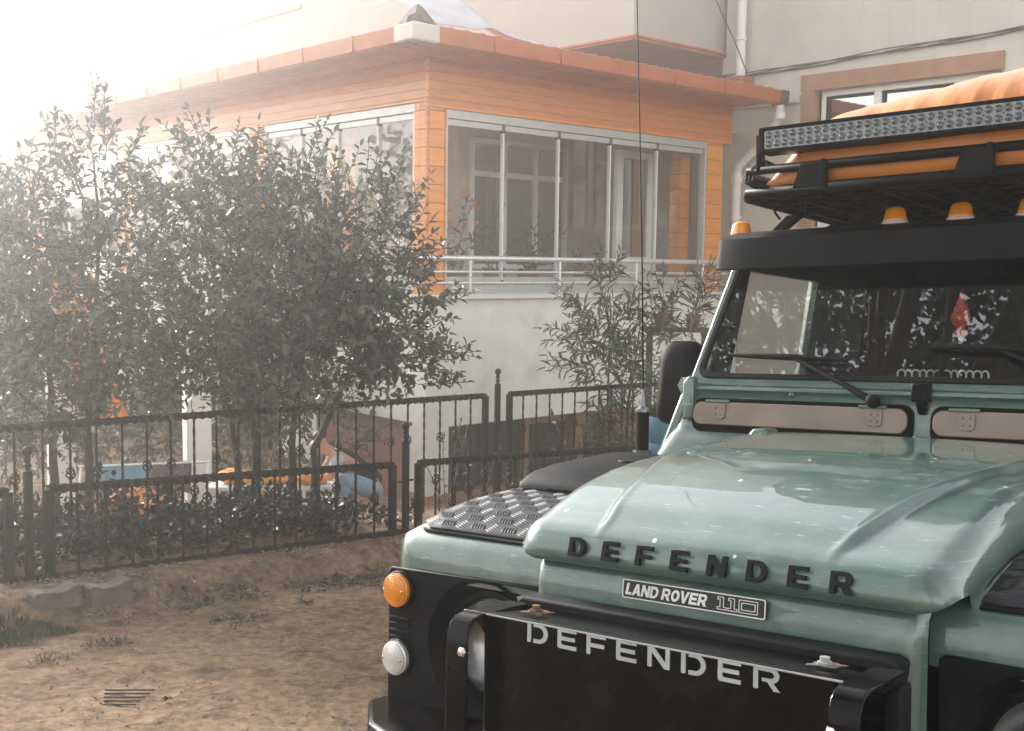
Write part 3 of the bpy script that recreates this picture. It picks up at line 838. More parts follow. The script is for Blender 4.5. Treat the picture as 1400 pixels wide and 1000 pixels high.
for sx in (-1, 1):
    dz = .026
    pth = [(y, z + (dz if z > .7 else 0)) for y, z in [(-.06, .964), (-.20, .964), (-.222, .960), (-.236, .950), (-.243, .933), (-.245, .90), (-.245, .66), (-.237, .66), (-.237, .90), (-.236, .930), (-.230, .944), (-.219, .953), (-.20, .956), (-.06, .956)]]
    a, b = sorted((sx * .345, sx * .394))
    lg = MB().prism(pth, a, b, (1, 2, 0)).build('upright', MT['black_gloss'], bar, 45, .003)
    MB().lathe([(.010, 0), (.010, .004), (.007, .009), (.001, .010)], to_front(sx * .352, -.245, .928), 6, cap=False).build('bolt', MT['chrome'], lg)
    by = -.115
    MB().lathe([(.013, 0), (.013, .003), (.0085, .003), (.0085, .011)], Matrix.Translation((sx * .285, by, .992)), 6).build('flange_bolt', MT['bolt' if sx < 0 else 'edge'], bar)
    MB().prism([(a_ * q_, b_ * q_) for (a_, b_), q_ in zip(circ(0, 0, .026, 14), (1, .7, .9, 1.2, .8, 1.1, .6, 1, 1.25, .7, .9, 1.3, .8, .75))], .0, .0012, (0, 1, 2), Matrix.Translation((sx * .285 + .005, by, .9905)) @ Matrix.Rotation(.5, 4, 'Z') @ Matrix.Diagonal((1.2, .6, 1, 1))).build('worn_patch', MT['bolt' if sx < 0 else 'flap'], bar)
wc = [(-.255, -.192, .945), (-.235, -.197, .935), (-.222, -.198, .925), (-.214, -.196, .905), (-.225, -.195, .888), (-.240, -.195, .872), (-.222, -.196, .858), (-.19, -.197, .852), (-.15, -.198, .822), (-.11, -.197, .80), (-.08, -.196, .792)]
MB().tube(wc, .0013, 6).build('loose_cable', MT['black_gloss'], bar, 60)
bp_ = MB()
prof_b = [(-.86, .02), (-.74, -.10), (-.45, -.22), (.45, -.22), (.74, -.10), (.86, .02), (.86, .10), (-.86, .10)]
bp_.prism(prof_b, .50, .688, (0, 1, 2))
bmp = bp_.build('front_bumper', MT['black_gloss'], car, 40, .012, 3)
for sx in (-1, 1):
    MB().tube([(sx * .55, -.20, .59), (sx * .55, -.26, .58), (sx * .55, -.285, .60), (sx * .55, -.26, .63), (sx * .55, -.20, .63)], .013, 8).build('shackle', MT['black_satin'], bmp, 60)

# ---- wheels
ty = [(.25, -.12), (.36, -.125), (.395, -.11), (.405, -.08), (.405, .08), (.395, .11), (.36, .125), (.25, .12)]
def wheel(u, v):
    M = frame((u, v, .405), (0, 0, 1), (0, 1, 0), (-1, 0, 0))
    t = MB().lathe(ty, M, 40, cap=False).build('wheel', MT['rubber'], car, 50)
    tb = MB()
    for k in range(36):
        a = 2 * PI * k / 36
        for q in (-1, 1):
            tb.box((-.02, -.055 + q * .06, .400), (.02, .055 + q * .055, .416), M @ Matrix.Rotation(a + q * .04, 4, 'Z') @ Matrix.Rotation(PI / 2, 4, 'Y') @ Matrix.Rotation(PI / 2, 4, 'Z'))
    tb.build('tread', MT['rubber'], t)
    MB().lathe([(.25, -.10), (.24, -.04), (.10, -.02), (.06, -.06), (.06, .06), (.10, .02), (.24, .04), (.25, .10)], M, 32, cap=False).build('rim', MT['black_satin'], t, 50)
for u in (-.745, .745):
    for v in (.60, 3.394):
        wheel(u, v)
MB().box((-.7, .3, .40), (.7, 3.9, .50)).tube([(-.7, .6, .40), (.7, .6, .40)], .05, 8).tube([(-.7, 3.394, .40), (.7, 3.394, .40)], .05, 8).build('chassis', MT['black_satin'], car)

# ---- things in the car: hung ornament, chain on the dashboard (things of their own)
def in_car(o): o.matrix_world = Matrix.Translation((.3418, 1.9723, 0)) @ rotm(-.07, -.05, -.67).to_4x4(); return o
on = MB()
prf = [(.0, -.056), (.016, -.056), (.017, -.042), (.011, -.036), (.013, -.030), (.022, -.022), (.0265, -.008), (.024, .006), (.018, .013), (.020, .018), (.016, .026), (.012, .030), (.013, .034), (.009, .044), (.005, .052), (.002, .064), (.0, .066)]
on.lathe(prf, Matrix.Translation((.018, 1.36, 1.606)) @ Matrix.Diagonal((1, .35, 1, 1)), 20, cap=False)
on.lathe([(.004, -.006), (.014, -.005), (.019, 0), (.014, .005), (.004, .006)], frame((.018, 1.352, 1.60), (1, 0, 0), (0, 0, 1), (0, -1, 0)), 18)
orn = tag(in_car(on.build('hanging_ornament', MT['red'], None, 50)), 'red pagoda shaped ornament hanging behind the windscreen', 'ornament')
MB().tube([(.018, 1.36, 1.67), (.012, 1.385, 1.735)], .0012, 5).build('cord', MT['interior'], orn)
MB().lathe([(.004, 0), (.006, .012), (.002, .022)], Matrix.Translation((.018, 1.36, 1.53)), 8).build('tassel', MT['pale'], orn)
ch = MB()
for k in range(12):
    u = -.105 + k * .0195 + (.004 if k > 5 else 0)
    ch.tube([(u + .0095 * math.cos(a), 1.262 + .003 * math.cos(a) * (-1) ** k, 1.442 + .0155 * (abs(math.sin(a)) ** .6) * (1 if math.sin(a) > 0 else -1)) for a in [2 * PI * q / 20 for q in range(20)]], .0026, 6, closed=True)
cho = tag(in_car(ch.build('ring_chain', MT['pale'], None, 60)), 'row of pale plastic rings standing on the dashboard behind the glass', 'ring chain')
MB().lathe([(.018, -.006), (.019, 0), (.016, .005)], frame((.004, 1.25, 1.44), (1, 0, 0), (0, 0, 1), (0, -1, 0)), 20).build('clasp', MT['interior'], cho)

# ---- orange tarpaulin bundle on the rack
m, nt, b = newmat('orange tarpaulin')
co = coords(nt)
c = ramp(nt, noise(nt, coords(nt, (1, .3, 1)), 6, 6), [(.3, (.40, .128, .012)), (.7, (.45, .150, .016))])
nt.links.new(c, b.inputs['Base Color']); b.inputs['Roughness'].default_value = .48
b.inputs['Sheen Weight'].default_value = .2
bump(nt, b, noise(nt, coords(nt, (1.5, .6, .3)), 6, 3), .4, .04)
MT['tarp'] = m
tp = MB()
rt = random.Random(3)
ph = [rt.uniform(0, 6.28) for _ in range(12)]
def tarpf(i, j):
    u = lerp(-.50, .56, i)
    a = lerp(-1, 1, j)                                  # around the section: front bottom -> top -> back
    ends = 1 - .82 * (max(0, (-.33 - u) / .17) ** 2 if u < -.33 else 0) - .5 * (max(0, (u - .44) / .12) ** 2)
    hgt = (.245 + .085 * sstep(-.5, .1, u)) * ends
    dep = .75
    ang = lerp(-.12, 1.12, j) * PI
    y = 1.98 - dep * math.copysign(abs(math.cos(ang)) ** .55, math.cos(ang))
    z = 1.975 + hgt * max(-.02, math.copysign(abs(math.sin(ang)) ** .62, math.sin(ang)))
    w = .003 * math.sin(13 * u + ph[0] + 2.2 * math.sin(3 * j + ph[1])) + .0012 * math.sin(43 * u + ph[2] + 3 * math.sin(5 * j + ph[3])) + .003 * math.sin(21 * j + ph[4] + 6 * u) + .001 * math.sin(83 * u + 8 * j + ph[5])
    return (u, y + w * (math.cos(ang)) * -1.1, z + w * abs(math.sin(ang)))
tp.grid(tarpf, 150, 46)
tpo = tag(in_car(tp.build('tarpaulin_bundle', MT['tarp'], None, 180)), 'creased orange tarpaulin bundle lashed on the roof rack behind the light bar', 'tarpaulin')
MB().tube([(-.505, 1.40, 2.15), (-.535, 1.37, 2.17), (-.56, 1.36, 2.166), (-.58, 1.36, 2.172)], [.006, .005, .004, .002], 6).build('tie_string', MT['pale'], tpo, 60)
MB().grid(lambda i, j: (lerp(-.52, -.47, i), 1.38 + .02 * i, 2.135 + .035 * j * (1 - .6 * i)), 3, 3).build('loose_corner', MT['tarp'], tpo, 60, solid=.004)
MT['towel'] = basic('blue towel', (.16, .30, .40), .9, 0, .2, 12, .4, 90)

# ================================================================ GROUND
FD = Vector((.690, .724)); FN = Vector((-.724, .690)); F0 = Vector((-2.72, 6.75))     # front fence line
def hbase(x, y):
    yy = min(max(y, -5), 13.6)
    z = .1713 - .0044 * min(max(x, -8), 8) - .0861 * yy
    return z
def ground_h(x, y):
    z = hbase(x, y)
    d = (x - F0.x) * FN.x + (y - F0.y) * FN.y
    s = (x - F0.x) * FD.x + (y - F0.y) * FD.y
    w = float(np.interp(s, [-1, 0, 3], [.80, .78, .34]))
    z += .15 * sstep(-w, -w * .35, d) * (1 - sstep(.6, 2.2, d))
    z -= .22 * sstep(1.2, 4.0, d)
    return z
m, nt, b = newmat('dirt')
co = coords(nt)
big = ramp(nt, noise(nt, co, .9, 6, .6), [(.26, (.21, .135, .084)), (.46, (.385, .255, .160)), (.72, (.51, .36, .24))])
fine_ = ramp(nt, noise(nt, co, 17, 10, .8), [(.36, (.42, .40, .38)), (.5, (.95, .95, .95)), (.66, (1.4, 1.4, 1.4))])
c = mixc(nt, 1.0, big, fine_, 'MULTIPLY')
dk = ramp(nt, noise(nt, co, 5.5, 8, .72), [(.50, (0, 0, 0)), (.64, (.85, .85, .85))])
c = mixc(nt, dk, c, (.12, .083, .058))
lt = ramp(nt, noise(nt, coords(nt, (1, 1, 1)), 60, 6, .7), [(.66, (0, 0, 0)), (.74, (.8, .8, .8))])
c = mixc(nt, lt, c, (.36, .30, .24))
nt.links.new(c, b.inputs['Base Color']); b.inputs['Roughness'].default_value = .95; b.inputs['Specular IOR Level'].default_value = .15
h1 = N(nt, 'ShaderNodeMath', operation='ADD')
nt.links.new(noise(nt, co, 30, 10, .75), h1.inputs[0]); nt.links.new(noise(nt, co, 4, 4), h1.inputs[1])
bump(nt, b, h1.outputs[0], 1.0, .06)
MT['dirt'] = m
def axis(lo, hi, a, b_, st, big_):
    xs = list(np.arange(a, b_ + 1e-6, st))
    x = a; s = st
    left = []
    while x > lo:
        s = min(s * 1.35, big_); x -= s; left.append(max(x, lo))
    x = b_; s = st; right = []
    while x < hi:
        s = min(s * 1.35, big_); x += s; right.append(min(x, hi))
    return left[::-1] + xs + right
gx = axis(-48, 48, -4.2, 2.6, .05, 6); gy = axis(-48, 48, 3.6, 10.4, .05, 6)
from mathutils import noise as mn
gv = []
for y in gy:
    for x in gx:
        near = 1 if (-5 < x < 4 and 3 < y < 12) else 0
        z = ground_h(x, y)
        if near:
            d = (x - F0.x) * FN.x + (y - F0.y) * FN.y
            k = sstep(-.9, -.3, d)
            z += (.014 + .026 * k) * mn.noise((x * 2.3, y * 2.3, 0)) + (.010 + .024 * k) * mn.noise((x * 9, y * 9, 3)) + .008 * mn.noise((x * 23, y * 23, 5))
        gv.append((x, y, z))
nx = len(gx)
gm = MB().add(gv, [(j * nx + i, j * nx + i + 1, (j + 1) * nx + i + 1, (j + 1) * nx + i) for j in range(len(gy) - 1) for i in range(nx - 1)])
tag(gm.build('ground', MT['dirt'], None, 180), kind='structure')

# ---------------------------------------------------------------- leaves
def leaf_mesh(name, L, mat, parent=None, rng=None, fold=.22, sharp=.35):
    """L: list of (base, direction, normal, length, width); one six-point folded leaf each"""
    B = np.array([l[0] for l in L], float); D = np.array([l[1] for l in L], float); Nn = np.array([l[2] for l in L], float)
    ln = np.array([l[3] for l in L])[:, None]; wd = np.array([l[4] for l in L])[:, None]
    D /= np.linalg.norm(D, axis=1)[:, None] + 1e-9
    S = np.cross(D, Nn); S /= np.linalg.norm(S, axis=1)[:, None] + 1e-9
    U = np.cross(S, D)
    q = [B, B + D * ln * sharp + S * wd * .5 + U * wd * fold, B + D * ln * .72 + S * wd * .36 + U * wd * fold * .6, B + D * ln - U * ln * .08,
         B + D * ln * .72 - S * wd * .36 + U * wd * fold * .6, B + D * ln * sharp - S * wd * .5 + U * wd * fold]
    V = np.stack(q, 1).reshape(-1, 3)
    n = len(L)
    me = bpy.data.meshes.new(name)
    me.vertices.add(6 * n); me.vertices.foreach_set('co', V.astype(np.float32).ravel())
    me.loops.add(8 * n); me.polygons.add(2 * n)
    idx = (np.arange(n)[:, None] * 6 + np.array([0, 1, 2, 3, 0, 3, 4, 5])[None, :]).ravel()
    me.loops.foreach_set('vertex_index', idx.astype(np.int32))
    me.polygons.foreach_set('loop_start', (np.arange(2 * n) * 4).astype(np.int32))
    me.update(calc_edges=True); me.validate()
    me.materials.append(mat)
    return link(bpy.data.objects.new(name, me), parent)
def rdir(r):
    z = r.uniform(-1, 1); a = r.uniform(0, 2 * PI); s = math.sqrt(1 - z * z)
    return Vector((s * math.cos(a), s * math.sin(a), z))
def shoot(L, T, p, d, r, n, ln, wd, length, droop=0.0, spread=.9):
    """a twig from p along d carrying n leaves; appended to L, twig path to T"""
    d = d.normalized(); pts = [p.copy()]
    q = p.copy(); k0 = r.uniform(0, 6)
    side = d.cross(rdir(r)).normalized()
    for i in range(n):
        q = q + d * (length / n)
        d = (d + rdir(r) * .10 + Vector((0, 0, -droop))).normalized()
        a = k0 + i * 2.4
        s2 = (Matrix.Rotation(a, 3, d) @ side)
        f = (s2 * spread + d * r.uniform(.3, .8) + Vector((0, 0, r.uniform(-.35, .15)))).normalized()
        nn = (d * .6 + Vector((0, 0, .8)) + rdir(r) * .55)
        sz = r.choice((.55, .8, 1, 1.1)) * r.uniform(.8, 1.2) * (1 - .35 * (i / n) ** 2)
        L.append((q, f, nn, ln * sz, wd * sz * r.uniform(.85, 1.1)))
        pts.append(q.copy())
    L.append((q, d, Vector((0, 0, 1)) + rdir(r) * .5, ln * .75, wd * .7))
    if T is not None: T.append(pts)
def crown(blobs, nsh, r, ln, wd, length, nl, up=.35, shell=.55, droop=.0, T=None, flat_=1.0):
    L = []
    tot = sum(b_[1] ** 2 for b_ in blobs)
    for c, R in blobs:
        for _ in range(int(nsh * R * R / tot)):
            d = rdir(r)
            rad = R * (r.random() ** shell)
            p = Vector(c) + Vector((d.x * rad, d.y * rad * .9, d.z * rad * flat_))
            out = (d + rdir(r) * .6 + Vector((0, 0, up))).normalized()
            shoot(L, T, p, out, r, nl + r.randint(-2, 2), ln, wd, length * r.uniform(.6, 1.25), droop)
    return L
MT['citrus_leaf'] = leafmat('citrus leaves', (.050, .060, .044), (.098, .112, .084), (.22, .21, .09), .33, .22)  # leaf tones lightened to put part of the pale haze veil into the colour
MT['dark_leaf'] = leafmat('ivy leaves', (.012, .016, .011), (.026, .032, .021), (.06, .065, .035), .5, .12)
MT['oleander_leaf'] = leafmat('narrow leaves', (.075, .092, .070), (.120, .138, .105), (.22, .23, .13), .42, .25)
MT['hedge_leaf'] = leafmat('hedge leaves', (.070, .080, .055), (.115, .128, .085), (.21, .19, .09), .5, .3)
MT['wood_leaf'] = leafmat('far leaves', (.045, .060, .040), (.075, .095, .060), (.11, .12, .07), .6, .2)
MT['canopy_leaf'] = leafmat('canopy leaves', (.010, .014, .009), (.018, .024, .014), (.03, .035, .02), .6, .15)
MT['bark'] = basic('bark', (.060, .048, .038), .9, 0, .35, 14, .8, 40)
MT['iron'] = basic('dark painted iron', (.020, .018, .016), .55, .3, .3, 14, .4, 130, dust=((.09, .07, .055), 10, .5))
MT['concrete'] = basic('rough concrete', (.155, .125, .098), .95, 0, .35, 9, 1.0, 60, dust=((.06, .048, .038), 6, .9))

def twigs(name, T, r0, mat, parent):
    mb = MB()
    for p in T: mb.tube(p[::2] if len(p) > 5 else p, r0, 3, cap=False)
    return mb.build(name, mat, parent, 180)
def tree(name, label, cat, base, stems, blobs, nsh, seed, leaf=('citrus_leaf', .075, .040, .22, 8), group=None, up=.35, droop=0, r0=.045, sprigs=(), flat_=1.0):
    r = random.Random(seed)
    t = thing(name, label, cat, base, group=group)
    B = Vector(base)
    tr = MB()
    for k, (foot, mids) in enumerate(stems):
        pts = [Vector(foot)] + [Vector(q) for q in mids]
        sm = []
        for a in range(len(pts) - 1):
            for q in range(5):
                w = pts[a].lerp(pts[a + 1], q / 5); w += rdir(r) * .012
                sm.append(w - B)
        sm.append(pts[-1] - B)
        tr.tube(sm, [lerp(r0, r0 * .25, i / (len(sm) - 1)) for i in range(len(sm))], 8)
    # limbs: from the stems' ends into every blob
    ends = [Vector(s_[1][-1]) for s_ in stems] + [Vector(s_[1][0]) for s_ in stems]
    for c, R in blobs:
        e = min(ends, key=lambda q: (q - Vector(c)).length)
        for q in range(5):
            tgt = Vector(c) + rdir(r) * R * .7
            mid = e.lerp(tgt, .5) + rdir(r) * .10 * R + Vector((0, 0, -.08 * R))
            tr.tube([e - B, e.lerp(mid, .5) - B, mid - B, mid.lerp(tgt, .55) + rdir(r) * .04 - B, tgt - B], [r0 * .40, r0 * .32, r0 * .25, r0 * .18, r0 * .08], 5)
    tr.build('trunk', MT['bark'], t, 60)
    T = []
    lm, ln, wd, le, nl = leaf
    L = crown(blobs, nsh, r, ln, wd, le, nl, up, .5, droop, T, flat_)
    for p, d, n in sprigs:
        for q in range(n):
            shoot(L, T, Vector(p) + rdir(r) * .05, Vector(d) + rdir(r) * .25, r, nl + 2, ln, wd, le * 1.3, droop)
    L = [(l[0] - B,) + tuple(l[1:]) for l in L]
    T = [[q - B for q in p] for p in T]
    twigs('twigs', T, .0035, MT['bark'], t)
    leaf_mesh('crown', L, MT[lm], t)
    return t
G = lambda x, y, dz=0: (x, y, ground_h(x, y) + dz)
ct = tree('citrus_tree', 'bushy citrus tree with several stems in front of the glazed porch corner', 'tree', G(-2.05, 9.1), [
    (G(-2.12, 9.1), [(-2.15, 9.1, .1), (-2.3, 9.1, .9)]), (G(-2.02, 9.15), [(-2.0, 9.1, .2), (-2.05, 9.0, 1.3)]),
    (G(-1.72, 9.2), [(-1.72, 9.1, .2), (-1.6, 9.0, 1.0)]), (G(-1.58, 9.25), [(-1.55, 9.15, .15), (-1.2, 9.0, .9)])],
    [((-1.36, 8.95, 1.72), .68), ((-1.0, 8.95, 1.22), .48), ((-2.03, 8.9, 1.58), .80), ((-1.68, 8.9, 1.02), .62), ((-2.45, 8.9, 1.14), .60), ((-2.25, 8.9, 2.10), .42), ((-.82, 8.95, .92), .26), ((-1.25, 9.0, .86), .30), ((-1.95, 8.9, .82), .42)],
    1500, 11, leaf=('citrus_leaf', .088, .045, .25, 8), sprigs=[((-1.55, 8.9, 2.35), (.15, 0, 1), 3), ((-1.10, 8.9, 2.15), (.2, 0, 1), 4), ((-.85, 8.9, 1.75), (.4, 0, .8), 3), ((-.62, 8.9, .95), (1, 0, .1), 3), ((-.7, 8.9, 1.3), (.8, 0, .3), 3), ((-2.3, 8.9, 2.4), (-.1, 0, 1), 4), ((-.68, 8.9, .72), (.9, 0, 0), 3)])
fr = random.Random(4)
for p in ((-.84, 8.55, 1.38), (-.62, 8.6, 1.36), (-1.35, 8.3, 1.6), (-1.9, 8.1, 1.2)):
    MB().lathe([(.001, -.036), (.02, -.031), (.034, -.012), (.036, .006), (.026, .026), (.012, .036), (.001, .037)], Matrix.Translation(Vector(p) - Vector(G(-2.05, 9.1))), 14, cap=False).build('fruit', MT['dark_leaf'], ct, 60)
tree('leafy_tree', 'tall loose shrub at the left edge, pale in the haze behind the fence', 'tree', G(-3.3, 8.5), [
    (G(-3.35, 8.5), [(-3.35, 8.5, .3), (-3.4, 8.5, 1.2)]), (G(-3.15, 8.6), [(-3.1, 8.5, .4), (-3.0, 8.5, 1.7)])],
    [((-3.42, 8.45, 1.75), .70), ((-3.05, 8.5, 1.22), .62), ((-3.6, 8.4, .98), .62), ((-3.02, 8.5, 2.15), .34), ((-3.35, 8.4, .72), .42), ((-2.72, 8.5, .95), .40), ((-3.8, 8.5, 1.9), .40)],
    740, 12, leaf=('citrus_leaf', .088, .045, .25, 8), sprigs=[((-3.0, 8.5, 2.55), (.1, 0, 1), 5), ((-2.85, 8.5, 2.3), (.4, 0, .9), 3), ((-3.3, 8.5, 2.3), (-.3, 0, 1), 4)])
tree('oleander_bush', 'pale narrow leaved bush growing up the white wall beside the car mirror', 'bush', G(1.05, 11.9), [
    (G(1.0, 11.9), [(1.0, 11.9, .0), (.98, 11.9, 1.0)]), (G(1.15, 11.95), [(1.2, 11.9, .2), (1.3, 11.9, 1.0)])],
    [((1.02, 11.85, 1.02), .28), ((1.16, 11.85, .50), .29), ((1.5, 11.9, .98), .20), ((1.2, 11.85, -.05), .32), ((.92, 11.85, .78), .22), ((1.72, 11.95, .95), .15), ((.92, 11.85, 1.42), .13)],
    125, 13, leaf=('oleander_leaf', .15, .034, .30, 11), up=.8, droop=.03, r0=.022, sprigs=[((.92, 11.85, 1.4), (0, 0, 1), 3), ((.75, 11.85, 1.1), (-.7, 0, .7), 4), ((.78, 11.85, .6), (-.9, 0, .3), 4), ((.7, 11.85, .85), (-.9, 0, .5), 3)])
rp = random.Random(21)
for k, (x, y, hh) in enumerate(((.55, 11.2, .55), (.75, 11.4, .75), (.98, 11.5, .6), (1.25, 11.6, .7))):
    t = thing('garden_plant', ['leafy weed with pale flower tips behind the fence', 'taller dark leafed plant behind the fence rail', 'broad leafed plant under the narrow leaved bush', 'dark plant between the bush and the car'][k], 'plant', G(x, y))
    L = []; T = []
    for q in range(9):
        shoot(L, T, Vector((rp.uniform(-.06, .06), rp.uniform(-.06, .06), .02)), Vector((rp.uniform(-.45, .45), rp.uniform(-.4, .4), 1)), rp, 11, .13, .05, hh * rp.uniform(.6, 1.1), .01)
    leaf_mesh('foliage', L, MT['hedge_leaf' if k % 2 == 0 else 'oleander_leaf'], t); twigs('stem', T, .005, MT['bark'], t)
for k, (x, y, hh) in enumerate(((-.52, 9.35, .85), (-.28, 9.6, .75), (.02, 9.75, .6))):
    t = thing('weed', ['thin pale weed standing left of the iron gate bars', 'spindly weed in front of the scrollwork door', 'small flowering weed beside the tall fence post'][k], 'plant', G(x, y))
    L = []; T = []
    for q in range(4):
        shoot(L, T, Vector((0, 0, 0)), Vector((rp.uniform(-.25, .25), rp.uniform(-.2, .2), 1)), rp, 12, .06, .030, hh * rp.uniform(.6, 1.1), .0)
    leaf_mesh('foliage', L, MT['oleander_leaf'], t); twigs('stem', T, .004, MT['bark'], t)
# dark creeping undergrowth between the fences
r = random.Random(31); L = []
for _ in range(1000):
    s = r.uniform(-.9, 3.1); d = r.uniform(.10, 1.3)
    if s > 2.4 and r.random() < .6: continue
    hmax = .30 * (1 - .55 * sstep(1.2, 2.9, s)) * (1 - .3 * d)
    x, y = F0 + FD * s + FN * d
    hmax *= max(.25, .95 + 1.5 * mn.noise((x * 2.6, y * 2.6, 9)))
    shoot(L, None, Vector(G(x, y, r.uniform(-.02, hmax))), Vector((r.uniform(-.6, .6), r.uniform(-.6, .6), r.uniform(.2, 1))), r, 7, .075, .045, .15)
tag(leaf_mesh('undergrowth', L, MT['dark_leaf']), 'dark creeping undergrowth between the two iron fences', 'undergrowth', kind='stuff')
# hedge beyond the yard (left)
r = random.Random(32)
def hedge(name, label, blobs, nsh, seed, ln=.09):
    r = random.Random(seed); t = thing(name, label, 'hedge', G(blobs[0][0][0], blobs[0][0][1]))
    B = Vector(t.location); T = []
    L = crown(blobs, nsh, r, ln, ln * .5, .3, 8, .2, .4, T=T)
    leaf_mesh('foliage', [(l[0] - B,) + tuple(l[1:]) for l in L], MT['hedge_leaf'], t); twigs('branches', [[q - B for q in p] for p in T], .006, MT['bark'], t)
hedge('hedge', 'hazy grey green hedge behind the white pillars', [((-6.2 + .62 * k, 14.2 + .1 * (k % 2), -.25 + .16 * math.sin(k * 1.7)), .85) for k in range(7)], 900, 33, .10)
hedge('hedge', 'tall pale hedge at the far left edge beside the shrub', [((-5.6, 11.4, .4), .8), ((-5.2, 11.3, 1.2), .7), ((-5.9, 11.5, 1.7), .7), ((-5.0, 11.5, .0), .6)], 700, 34, .055)

# ---------------------------------------------------------------- the hill and the far wood (upper left)
def hill_h(x, y):
    k = sstep(20, 27, y + .25 * x) * sstep(6, -7, x)
    return -1.2 + 5.3 * k + .6 * mn.noise((x * .12, y * .12, 2))
hm = MB()
hxs = [-46 + 1.6 * i for i in range(34)]; hys = [18 + 1.4 * j for j in range(19)]
hm.add([(x, y, hill_h(x, y) if 18.5 < y < 42.5 and x > -45 else -2.2) for y in hys for x in hxs], [(j * 34 + i, j * 34 + i + 1, (j + 1) * 34 + i + 1, (j + 1) * 34 + i) for j in range(18) for i in range(33)])
MT['hill'] = basic('hill earth', (.06, .07, .045), .95, 0, .3, 2)
tag(hm.build('hill', MT['hill'], None, 180), kind='structure')
r = random.Random(41); L = []
bl = [((-11.6, 28, 4.9), 1.3), ((-10.2, 28.5, 5.5), 1.55), ((-8.6, 28, 5.2), 1.2), ((-7.6, 28.5, 5.6), 1.15), ((-6.4, 28, 5.2), 1.3), ((-13.4, 28, 4.4), 1.6), ((-15.5, 29, 4.3), 2.0), ((-18, 30, 4.6), 2.2), ((-5, 29, 5.0), 1.4)]
for k in range(70):
    x = r.uniform(-21, -4); y = r.uniform(22.5, 29)
    bl.append(((x, y, hill_h(x, y) + r.uniform(.2, .9)), r.uniform(.8, 1.5)))
L = crown(bl, 3600, r, .34, .20, .9, 5, .3, .35)
tag(leaf_mesh('far_wood', L, MT['wood_leaf']), 'far wooded hillside fading to white in the haze', 'wood', kind='stuff')
# low tree line on the left flank of the valley, seen mirrored in the porch glass
L = []
bl = []
for k in range(90):
    a = r.uniform(0, 1); x = -30 + r.uniform(-2, 2); y = lerp(2, 30, a)
    bl.append(((x, y, r.uniform(-.5, 4.2) + 2.0 * math.exp(-((y - 13) / 6) ** 2)), r.uniform(1.2, 2.2)))
L = crown(bl, 1900, r, .5, .3, 1.1, 5, .3, .35)
tag(leaf_mesh('valley_wood', L, MT['wood_leaf']), 'low wooded ridge far out on the left side of the valley', 'wood', kind='stuff')

# tall trees over the yard behind the viewer (mirrored in the windscreen)
def big_tree(base, blobs, seed, label, dens):
    t = thing('shade_tree', label, 'tree', base, group='tall shade trees over the dirt yard')
    B = Vector(base); r = random.Random(seed)
    tr = MB()
    top = Vector((blobs[0][0][0] * .5 + base[0] * .5, blobs[0][0][1] * .5 + base[1] * .5, 4.2))
    tr.tube([(0, 0, -.3), Vector((.05, 0, 1.5)), Vector((0, .1, 3)), top - B], [.24, .18, .16, .12], 10)
    for c, R in blobs:
        mid = top.lerp(Vector(c), .5) + Vector((0, 0, -.3))
        tr.tube([top - B, mid - B, Vector(c) - B], [.10, .07, .02], 7)
        for q in range(4):
            tg = Vector(c) + rdir(r) * R * .8
            tr.tube([mid - B, mid.lerp(tg, .6) + rdir(r) * .1 - B, tg - B], [.045, .03, .01], 5)
    tr.build('trunk', MT['bark'], t, 60)
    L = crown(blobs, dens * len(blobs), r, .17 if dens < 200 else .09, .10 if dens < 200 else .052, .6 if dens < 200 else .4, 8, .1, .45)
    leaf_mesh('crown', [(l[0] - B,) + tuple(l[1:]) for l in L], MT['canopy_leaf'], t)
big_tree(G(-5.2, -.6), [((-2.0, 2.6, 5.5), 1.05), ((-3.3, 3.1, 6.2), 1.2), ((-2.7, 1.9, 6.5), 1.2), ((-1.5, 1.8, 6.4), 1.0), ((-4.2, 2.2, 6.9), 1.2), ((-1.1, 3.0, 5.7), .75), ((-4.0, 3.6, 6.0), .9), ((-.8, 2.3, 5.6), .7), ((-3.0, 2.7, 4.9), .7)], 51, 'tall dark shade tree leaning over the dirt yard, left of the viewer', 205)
big_tree(G(2.6, -4.4), [((1.0, -2.0, 6.6), 1.3), ((2.2, -1.4, 6.0), 1.2), ((.3, -3.6, 6.2), 1.3), ((3.2, -2.8, 5.2), 1.4), ((2.4, -3.8, 4.2), 1.4), ((4.2, -2.6, 4.2), 1.2)], 52, 'tall dark shade tree leaning over the dirt yard, right of the viewer', 150)

